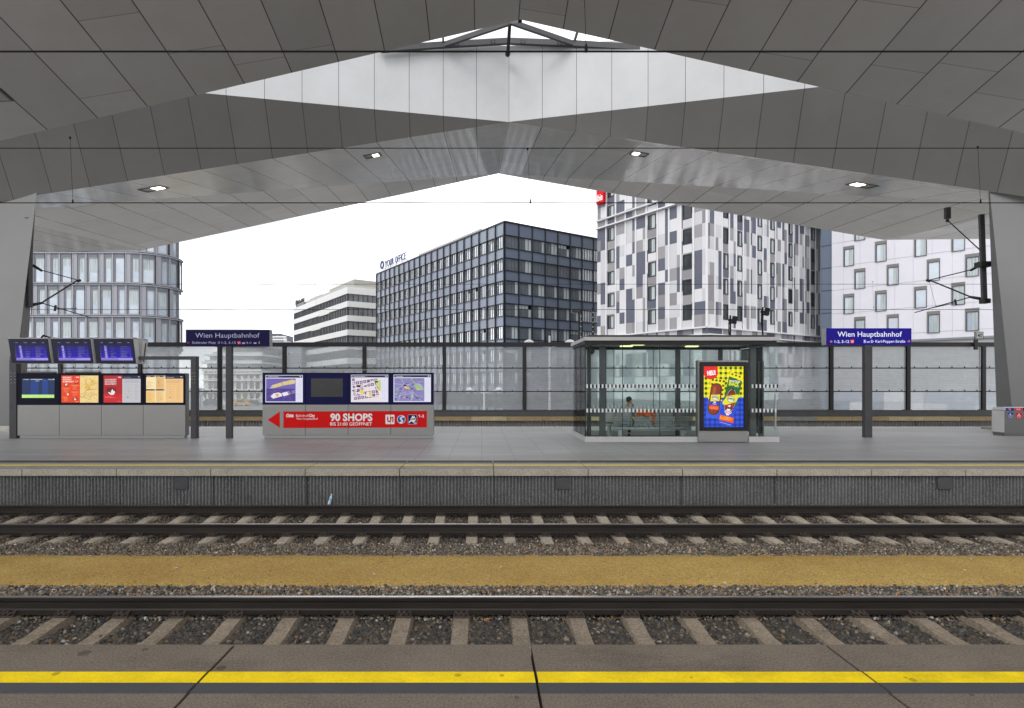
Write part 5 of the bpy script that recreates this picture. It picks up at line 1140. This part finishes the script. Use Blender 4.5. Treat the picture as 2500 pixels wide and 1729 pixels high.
b = MB(); b.text('ibis', (-.76, LL-.65, 31.75), (0, -1, 0), (0, 0, 1), 1.15, .9, .02, c(250, 245, 245)); b.build('lettering', m_print, t, world=False)
# --- dark office block
dc = W(1232, 942, 92); LRd, LLd, TOP = 30.0, 51.5, 27.75+3.6
off = thing('office_building', 'dark slate blue office block with window bands and protruding mullions', 'office', (dc.x, dc.y, GZ), None, TH)
SP_LIT = c(126, 134, 150); SP_SHADED = c(92, 101, 117); MUL = c(30, 34, 42)  # spandrels paler on the bright left face, darker on the right: light in the colour
m_slate = M('slate_glass_panel', (.1, .1, .1), .18, 0, .6, var=.08, vs=.25, attr=True)
b = MB(); b.box(.25, LRd, .25, LLd, 0, TOP-.4, c(26, 28, 33))
fl = [TOP-2.05-3.6*k for k in range(9)]      # bottom edge of the spandrels (top of the window bands)
for face, L in (('r', LRd), ('l', LLd)):
    def bx(s0, s1, d0, d1, a, z, colr):
        if face == 'r': b.box(s0, s1, d0, d1, a, z, colr)
        else: b.box(d0, d1, s0, s1, a, z, colr)
    zs = [(TOP-2.05, TOP-.12)]+[(f-3.6, f-3.6+1.46) for f in fl[:-1]]
    s_start = .0 if face == 'r' else .001
    nb = 11 if face == 'r' else 21; bw = L/nb
    for a, z in zs:
        for i in range(nb): bx(i*bw+.05, (i+1)*bw-.05, .0, .24, a, z, tuple(x*R.uniform(.96, 1.04) for x in (SP_LIT if face == 'l' else SP_SHADED)))
    for a, z in zs: bx(-.12 if face == 'r' else -.12, L, -.14, -.001, z-.01, z+.11, MUL); bx(-.1, L, -.10, -.001, a-.09, a, MUL)
    for i in range(nb+1): bx(max(0, i*bw-.07), i*bw+.07, -.17 if face == 'r' else -.24, -.002, 0, TOP-.15, MUL)
b.box(-.2, LRd, -.2, LLd, TOP-.12, TOP+.08, MUL)
b.box(3, 11, 12, 36, TOP+.081, TOP+2.0, c(176, 174, 170))
b.build('facade', m_slate, off, world=False)
cnt = 0; stf = MB(); pr = {}
jobs = []
for face, L, nb in (('r', LRd, 11), ('l', LLd, 21)):
    bw = L/nb
    for f_ in fl[:7]:
        for i in range(nb): jobs.append((i*bw*(1 if face == 'r' else .75), face, i, bw, f_))
jobs.sort(key=lambda j: j[0])
for k, (d, face, i, bw, f_) in enumerate(jobs):
    w0 = bw-.14; h = 2.03; z = f_-2.12
    if k < 100:
        key = (face, rr.choice((0, .25, .25, .5)), rr.choice((0, 0, 0, .3)))
        first = key not in pr
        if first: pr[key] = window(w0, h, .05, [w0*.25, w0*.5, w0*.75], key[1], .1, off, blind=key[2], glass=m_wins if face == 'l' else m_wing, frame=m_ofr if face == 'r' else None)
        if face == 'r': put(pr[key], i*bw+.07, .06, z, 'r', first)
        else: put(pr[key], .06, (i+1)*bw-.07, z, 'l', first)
    else:
        s0 = i*bw+.07
        cu = rr.random() < .35
        def bq(u0, u1, d0, d1, a, zz, mi):
            if face == 'r': stf.box(u0, u1, d0, d1, a, zz, None, mi)
            else: stf.box(d0, d1, u0, u1, a, zz, None, mi)
        bq(s0, s0+w0, .12, .14, z, z+h, 1)
        for m_ in (0, .25, .5, .75, 1): bq(s0+m_*(w0-.06), s0+m_*(w0-.06)+.06, .04, .119, z, z+h, 0)
        bq(s0, s0+w0, .05, .118, z, z+.05, 0)
o = stf.build('windows', [m_frame, m_wins], off, world=False); o['kind'] = 'stuff'
t = thing('rooftop_sign', 'blue capital letters standing on the roof edge of the dark office block', 'sign', (dc.x, dc.y, GZ), None, TH)
for s_, y_, w_ in (('YOUR', 46.3, 4.6), ('OFFICE', 41.0, 5.3)): b = MB(); b.text(s_, (-.1, y_, TOP+.55), (0, -1, 0), (0, 0, 1), w_, 1.45, .0, c(78, 86, 128), 0, .12); b.build('lettering', m_print, t, world=False)
b = MB(); b.lathe([(.55, -.1), (.95, -.1), (.95, .1), (.55, .1), (.55, -.1)], (0, 0, 0), 20, c(64, 72, 118))
b.v = [(-.1+p[2], 48.2+p[0], TOP+1.5+p[1]) for p in b.v]; b.build('emblem', m_print, t, world=False)
b = MB()
for y in (35.6, 38, 41, 44, 47): b.box(.1, .16, y, y+.06, TOP+.1, TOP+2.2)
b.box(.1, .16, 35.6, 48.5, TOP+.45, TOP+.52); b.build('sign_frame', m_frame, t, world=False)
# --- white banded office block
wc = W(848, 942, 147); LRw, LLw, TW = 26.0, 50.0, 26.8+3.6
wb = thing('office_building', 'white banded office block with long ribbon windows left of the dark block', 'office', (wc.x, wc.y, GZ), None, TH)
b = MB(); b.box(.3, LRw, .3, LLw, 0, TW-.3, c(60, 62, 66)); wl = []
WHT = c(208, 208, 208)
for k in range(8):
    z = TW-3.6*k; zb = z-(1.7 if k == 0 else 1.45)
    b.box(0, LRw, 0, LLw, zb, z, WHT); wl.append((zb-2.15, zb))
b.box(4, 18, 6, 26, TW+.01, TW+3.2, c(150, 148, 142)); b.box(3, 16, 30, 42, TW+.01, TW+2.3, c(140, 140, 136)); b.box(.4, 12, 2, 48, TW+.012, TW+.8, c(165, 165, 160))
for k in range(4):
    y0 = 14+k*7.5; z = TW-1.7-3.6*k-2.15
    b.prism([(-.012, y0, z-1.45), (-.012, y0+9, z-1.45), (-.012, y0+9, z), (-.012, y0+5, z)], (.01, 0, 0), c(206, 204, 202))
b.build('facade', m_fac, wb, world=False)
for z0, z1 in wl[:6]:
    b = MB(); b.box(.25, .28, .3, LLw-.2, z0+.01, z1-.01, None, 1)
    y = .3
    while y < LLw: b.box(.05, .249, y, y+.12, z0+.01, z1-.01, None, 0); y += 1.3
    b.build('window_band', [m_frame, m_winb], wb, world=False)
    b = MB(); b.box(.3, LRw-.1, .25, .28, z0+.01, z1-.01, None, 1); x = .3
    while x < LRw: b.box(x, x+.08, .12, .249, z0+.01, z1-.01); x += 1.3
    b.build('window_band', [m_frame, m_winb], wb, world=False)
t = thing('rooftop_sign', 'small dark rooftop emblem and lettering at the far end of the white banded block', 'sign', (wc.x, wc.y, GZ), None, TH)
b = MB(); b.tube((-.1, 46.5, TW+1.4), (.1, 46.5, TW+1.4), .9, 14, col=c(28, 28, 34)); b.build('emblem', m_print, t, world=False); b = MB(); y = 45
for k in range(9): h = R.choice((.7, .7, 1.1)); b.box(-.1, .1, y-.55, y, TW+.9, TW+.9+h, c(30, 30, 38)); y -= .8
b.box(-.05, .05, 38, 47, TW+.05, TW+.91, c(120, 120, 120)); b.build('lettering', m_print, t, world=False)
# --- white hotel wing with staggered windows at right
rw = Vector((46.3, 77.0, 0)); THR = math.atan2(-.751, .66)
wing = thing('apartment_building', 'white panelled building with staggered tall windows beside the right pillar', 'building', (rw.x, rw.y, GZ), None, THR)
b = MB(); b.box(0, 34, .3, 10, 0, 40, c(150)); zb0 = 7.36+3.6
WC = c(204, 203, 211); GR = c(112, 110, 108)
b.box(0, 34, .12, .29, zb0, 40, WC)
rowA = 17.3+3.6; occ = []
colsA = [1.5, 5.05, 9.1, 12.65, 16.4, 20.1, 23.8, 27.5]
for k in range(-3, 7):
    z = rowA+3.1*k; offx = 0 if k % 2 == 0 else 1.25
    if z < zb0: continue
    for x in colsA: occ.append((x+offx, z))
for z in [zb0+.001+3.1*k for k in range(8)]: b.box(0, 34, .09, .121, z-.015+.8, z+.015+.8, c(170, 170, 176))
for x in [1.4+1.87*k for k in range(18)]: b.box(x-.012, x+.012, .095, .121, zb0, 40, c(186, 186, 192))
for x, z in occ: b.box(x-.14, x+1.12, .05, .122, z+2.22, z+2.60, GR); b.box(x-.14, x-.001, .05, .122, z, z+2.219, GR)
b.box(-1.35, -.002, .3, 9, 0, 40, c(92, 104, 122))
for z in range(0, 40, 3): b.box(-1.36, -.001, .27, .299, z, z+.1, c(50, 58, 70))
b.box(0, 34, .1, .29, zb0-.25, zb0-.001, c(120, 124, 130)); b.box(.1, 33.9, .5, .6, 3.4, zb0-.26, c(60, 66, 74), 1)
x = 0
while x < 33:
    wd = R.uniform(1.6, 2.6)
    for k in range(3): b.box(x, x+wd-.03, .05, .29, 3.3-1.3*k, 3.3-1.3*k+1.27, c(*R.choice(((210, 212, 216), (150, 158, 172), (120, 130, 146), (190, 192, 198)))))
    x += wd
b.build('facade', [m_fac, m_win], wing, world=False)
pw_ = {}
for x, z in occ:
    k = rr.choice((.0, .55, .75, .9)); first = k not in pw_
    if first: pw_[k] = window(1.1, 2.2, .05, (), k, .1, wing, glass=m_winl)
    put(pw_[k], x, .03, z, 'r', first)
# --- curved glass office at left
lg = thing('glass_building', 'pale office block with rounded glass corner behind the left displays', 'office', (-43.0, 70.5, GZ))
cx, cy, rad = -43.0, 74.5, 4.0
def pos(s, d=0):      # s measured along the facade, 0 where the curve begins, growing to the right; d outward
    if s <= 0: return Vector((cx+s, cy-rad-d, 0)), 0.0
    a = min(s/rad, math.pi*.62); return Vector((cx+(rad+d)*math.sin(a), cy-(rad+d)*math.cos(a), 0)), a
lz = [17.94+3.85*k for k in range(-6, 5)]
b = MB()
def strip_(s0, s1, d0, d1, z0, z1, colr, mi=0):
    n = max(1, int((s1-s0)/.5)) if s1 > 0 else 1
    for i in range(n):
        a, q = s0+(s1-s0)*i/n, s0+(s1-s0)*(i+1)/n
        p = [pos(a, d1)[0], pos(q, d1)[0], pos(q, d0)[0], pos(a, d0)[0]]; b.hexa([(v.x, v.y, z0) for v in p]+[(v.x, v.y, z1) for v in p], colr, mi)
SM = rad*math.pi*.62
b.box(-95, cx, 71.2, 76, GZ, 37, c(70, 74, 78)); b.lathe([(rad-.6, GZ), (rad-.6, 37), (0, 37)], (cx, cy, 0), 32, c(70, 74, 78))
b.box(cx, cx+rad-.6, cy, 75.6, GZ, 37, c(70, 74, 78))
jobs2 = []
for k, z in enumerate(lz):
    strip_(-48, 0, -.1, .28, z-.16, z+.10, c(150, 152, 160)); strip_(0, SM, -.1, .28, z-.16, z+.10, c(150, 152, 160)); strip_(-48, 0, .281, .30, z-.05, z+.03, c(30, 32, 38)); strip_(0, SM, .281, .30, z-.05, z+.03, c(30, 32, 38))
    o_ = 0 if k % 2 else 1.61
    s = -45.2+o_
    while s < SM-.5:
        strip_(s-.06, s+.035, -.05, .24, z+.1, z+3.69, c(34, 36, 42)); strip_(s+.036, s+.10, -.05, .2, z+.1, z+3.69, c(172, 174, 182))
        strip_(s+.101, s+.60, -.02, .12, z+.1, z+3.69, c(138, 139, 147))
        strip_(s+1.60, s+1.78, -.02, .16, z+.1, z+3.69, c(138, 140, 148)); strip_(s+.61, s+1.59, -.02, .06, z+3.3, z+3.69, c(112, 115, 124)); strip_(s+1.79, s+3.18, -.02, .06, z+3.3, z+3.69, c(112, 115, 124))
        jobs2.append((s+.62, .96, z+.12)); jobs2.append((s+1.80, 1.36, z+.12)); s += 3.22
b.build('facade', m_fac, lg)
jobs2 = [j for j in jobs2 if j[0] > -20 and j[0]+j[1] < 6.6 and 2.0 < j[2] < 21.5]; jobs2.sort(key=lambda j: -j[0]); pl_ = {}
m_frl = M('pale_frame', (.20, .205, .22), .4, .2); mf_old = m_frame
for s, wd, z in jobs2[:100]:
    bl = rr.choice((0, .35, .45, .55, .6)); k = (wd, bl); first = k not in pl_
    if first:
        m_frame = m_frl; pl_[k] = window(wd, 3.16, .13, (), 0, .1, lg, glass=m_winl, blind=bl); m_frame = mf_old
    o = pl_[k] if first else pl_[k].copy()
    if not first: COL.objects.link(o); o.parent = lg
    p, a = pos(s, .02); p2, a2 = pos(min(SM, s+wd), .02); ang = math.atan2(p2.y-p.y, p2.x-p.x)
    o.location = Vector((p.x+43.0, p.y-70.5, z-GZ)); o.rotation_euler = (0, 0, ang)
# --- old white building, ring facade, small far blocks
oc = W(497, 942, 160); ob = thing('old_building', 'old white stuccoed building with modern glazed storeys on top, behind the glass barrier', 'building', (oc.x, oc.y, GZ))
xr_, yl = XP(640, 160)-oc.x, 26
STU = c(214, 212, 204); b = MB(); y0 = oc.y; x0 = oc.x; z1 = ZP(905, 160)
def X16(px): return XP(px, 160)
b.hexa([(x0, y0, GZ), (x0+xr_, y0, GZ), (x0+xr_, y0+20, GZ), (x0-7, y0+22, GZ), (x0, y0, z1), (x0+xr_, y0, z1), (x0+xr_, y0+20, z1), (x0-7, y0+22, z1)], STU)
for py in (905, 912, 929, 951, 957): b.box(x0-.3, x0+xr_, y0-.5, y0-.001, ZP(py, 160)-.15, ZP(py, 160)+.15, c(226, 224, 216))
b.build('wall', m_fac, ob)
wp = {}
wpx = [514, 526.5, 545, 549.5, 582, 598.5, 614, 628.5]; rows = [(911, 923.5), (932, 949.5), (960, 973)]
wpx = [514, 526.5, 547, 566, 582.5, 598.5, 614.5, 629]
for r_i, (pa, pb) in enumerate(rows):
    for px in wpx:
        z0, z2 = ZP(pb, 160), ZP(pa, 160); wd = .95; first = r_i not in wp
        if first:
            wp[r_i] = window(wd, z2-z0, .1, [wd/2], 0, .12, ob)
        o = wp[r_i] if first else wp[r_i].copy()
        if not first: COL.objects.link(o); o.parent = ob
        o.location = (X16(px)-wd/2-oc.x, -.12, z0-GZ)
b = MB()
for r_i, (pa, pb) in enumerate(rows):
    for px in wpx: b.box(X16(px)-.75, X16(px)+.75, y0-.35, y0-.01, ZP(pa, 160)+.15, ZP(pa, 160)+.40, c(224, 222, 214)); b.box(X16(px)-.7, X16(px)+.7, y0-.3, y0-.01, ZP(pb, 160)-.3, ZP(pb, 160)-.1, c(224, 222, 214))
b.build('window_surround', m_fac, ob)
b = MB()
for i, (pa, pb, ins) in enumerate(((888, 903, .8), (869, 884, 1.2), (846, 864, 3.2))):
    za, zb_ = ZP(pa, 160), ZP(pb, 160); b.box(x0+ins, x0+xr_-.1, y0+.6+i*.8, y0+18, zb_-.6, za, c(88, 96, 100), 1)
    b.box(x0+ins-1.2, x0+xr_, y0-.5+i*.5, y0+18, za+.001, za+.55, c(220, 220, 216)); b.box(x0+ins-1.0, x0+xr_, y0-.45+i*.5, y0-.35+i*.5, zb_-.5, zb_+.55, c(176, 182, 182))
    x = x0+ins
    while x < x0+xr_-.5: b.box(x, x+.12, y0+.45+i*.8, y0+.599+i*.8, zb_-.5, za, c(200, 200, 196)); x += R.choice((.9, 1.4, 2.0))
b.build('glazed_storeys', [m_fac, m_win], ob)
rc_ = thing('ring_building', 'grey building dotted with round ring windows behind the glass barrier', 'building', (XP(680, 175), 175, GZ))
b = MB(); b.box(XP(636, 175), XP(736, 175), 175, 195, GZ, ZP(838, 175), c(136, 140, 144)); b.build('wall', m_fac, rc_)
for ix, px in enumerate((651, 669.5, 688, 706.5)):
    for py in (864.5, 881.5, 898, 915, 932, 949):
        P = W(px, py, 174.95); b = MB(); n = 20
        b.lathe([(.52, 0), (.72, 0), (.72, -.18), (.52, -.18), (.52, 0)], tuple(P), n, c(208, 210, 210), axis='y'); b.lathe([(0, -.02), (.519, -.02)], tuple(P), n, c(70, 80, 86), axis='y'); b.build('ring_window', m_fac, rc_)
fbk = thing('far_building', 'small far dark block with white penthouse terrace right of the left station sign', 'building', (XP(676, 230), 230, GZ))
b = MB(); b.box(XP(665, 230), XP(686, 230), 230, 245, GZ, ZP(815, 230), c(70, 78, 92)); b.box(XP(676, 230), XP(681, 230), 229.9, 229.99, ZP(823, 230), ZP(820, 230), c(190, 195, 200)); b.build('wall', m_fac, fbk)
b = MB(); b.box(XP(669, 229), XP(699, 229), 226, 229.8, GZ, ZP(826, 229), c(196, 198, 200))
for py in (826, 833): b.box(XP(668, 229), XP(706, 229), 225, 226, ZP(py, 229), ZP(py, 229)+.5, c(222, 222, 222))
b.box(XP(668, 229), XP(714, 229), 225.5, 229, GZ, ZP(836, 229), c(205, 206, 208)); b.build('terrace', m_fac, fbk)
b = MB(); P = W(657, 800, 228); b.tube((P.x, 228, ZP(842, 228)), (P.x, 228, P.z), .06, 5); b.tube((P.x-.8, 228, P.z), (P.x+.8, 228, P.z+.1), .05, 5); b.build('antenna', m_dark, fbk)
# --- street lamps
def lamp(px, pytop, arm, pydome, D, r, label):
    X = XP(px, D); t = thing('street_lamp', label, 'street lamp', (X, D, GZ)); zd = ZP(pydome, D)
    b = MB(); b.tube((X, D, GZ), (X, D, ZP(pytop, D)), .09, 10, .07); b.build('pole', m_lp, t)
    b = MB(); b.path([(X-arm, D, zd+.02), (X, D, zd-.35), (X+arm, D, zd+.02)], .04, 6); b.build('arm', m_lp, t)
    for s in (-1, 1): b = MB(); b.lathe([(r, 0), (r*.95, r*.22), (r*.7, r*.5), (r*.35, r*.66), (0, r*.72)], (X+arm*s, D, zd), 16); b.lathe([(0, -.02), (r, 0)], (X+arm*s, D, zd), 16); b.build('lamp_head', m_lp, t, True)
m_lp = M('white_lamp_paint', (.75, .75, .75), .4, var=.05)
lamp(1341.5, 820, 1.48, 838, 42, .37, 'white double street lamp with dome heads rising above the barrier top')
lamp(1181.7, 940, 1.45, 952, 58, .34, 'white double street lamp seen low through the barrier glass')
# --- cars and a bare tree on the street
def car(px, py, D, colr, label, van=False):
    X = XP(px, D); z = GZ+.0; t = thing('parked_car', label, 'car', (X, D, z)); L = 4.3; h = 1.0 if not van else 1.15
    b = MB(); pr_ = [(-L/2, .3), (L/2, .3), (L/2, .75), (L/2-.9, .9), (L/2-1.6, 1.42 if not van else 1.9), (-L/2+.9, 1.42 if not van else 1.9), (-L/2, .95)]
    b.prism([(X+u, D-.85, z+v) for u, v in pr_], (0, 1.7, 0), colr); b.build('body', m_fac, t, bevel=.06)
    b = MB(); zt_ = 1.34 if not van else 1.75; b.prism([(X+u, D-.86, z+v) for u, v in ((-L/2+.8, .95), (L/2-1.05, .95), (L/2-1.6, zt_), (-L/2+1.0, zt_))], (0, .008, 0)); b.build('side_window', m_win, t)
    for s in (-1.3, 1.3): b = MB(); b.tube((X+s, D-.87, z+.32), (X+s, D-.65, z+.32), .32, 14); b.build('wheel', m_dark, t)
R8 = 150
car(579, 0, 156, c(40, 42, 46), 'dark car in front of the old white building, left of the yellow van'); car(592, 0, 154, c(214, 160, 40), 'yellow van in front of the old white building', True)
car(620, 0, 156, c(70, 74, 80), 'grey car in front of the old white building, right of the yellow van'); car(518, 0, 154, c(90, 94, 96), 'grey van near the bare tree before the old white building', True)
for i, (px, D, hh, lab) in enumerate(((488, 148, 5.5, 'bare leafless tree at the corner of the old white building'), (502, 146, 4.5, 'smaller bare leafless tree beside the grey van'))):
    X = XP(px, D); t = thing('bare_tree', lab, 'tree', (X, D, GZ)); rt = random.Random(i+3); b = MB(); b.tube((X, D, GZ), (X+.1, D, GZ+hh*.45), .14, 7, .09); b.build('trunk', M('bark', (.06, .05, .045), .9), t)
    b = MB()
    def br(p, d, L, r, k):
        q = p+d*L; b.tube(p, q, r, 5, r*.6)
        if k:
            for _ in range(3): dd = (d+Vector((rt.uniform(-.8, .8), rt.uniform(-.8, .8), rt.uniform(-.1, .6)))).normalized(); br(p+d*L*rt.uniform(.6, 1), dd, L*.68, r*.55, k-1)
    for _ in range(4): br(Vector((X+.1, D, GZ+hh*.42)), Vector((rt.uniform(-.6, .6), rt.uniform(-.6, .6), 1)).normalized(), hh*.25, .07, 3)
    b.build('branches', M('twigs', (.07, .06, .05), .9), t)
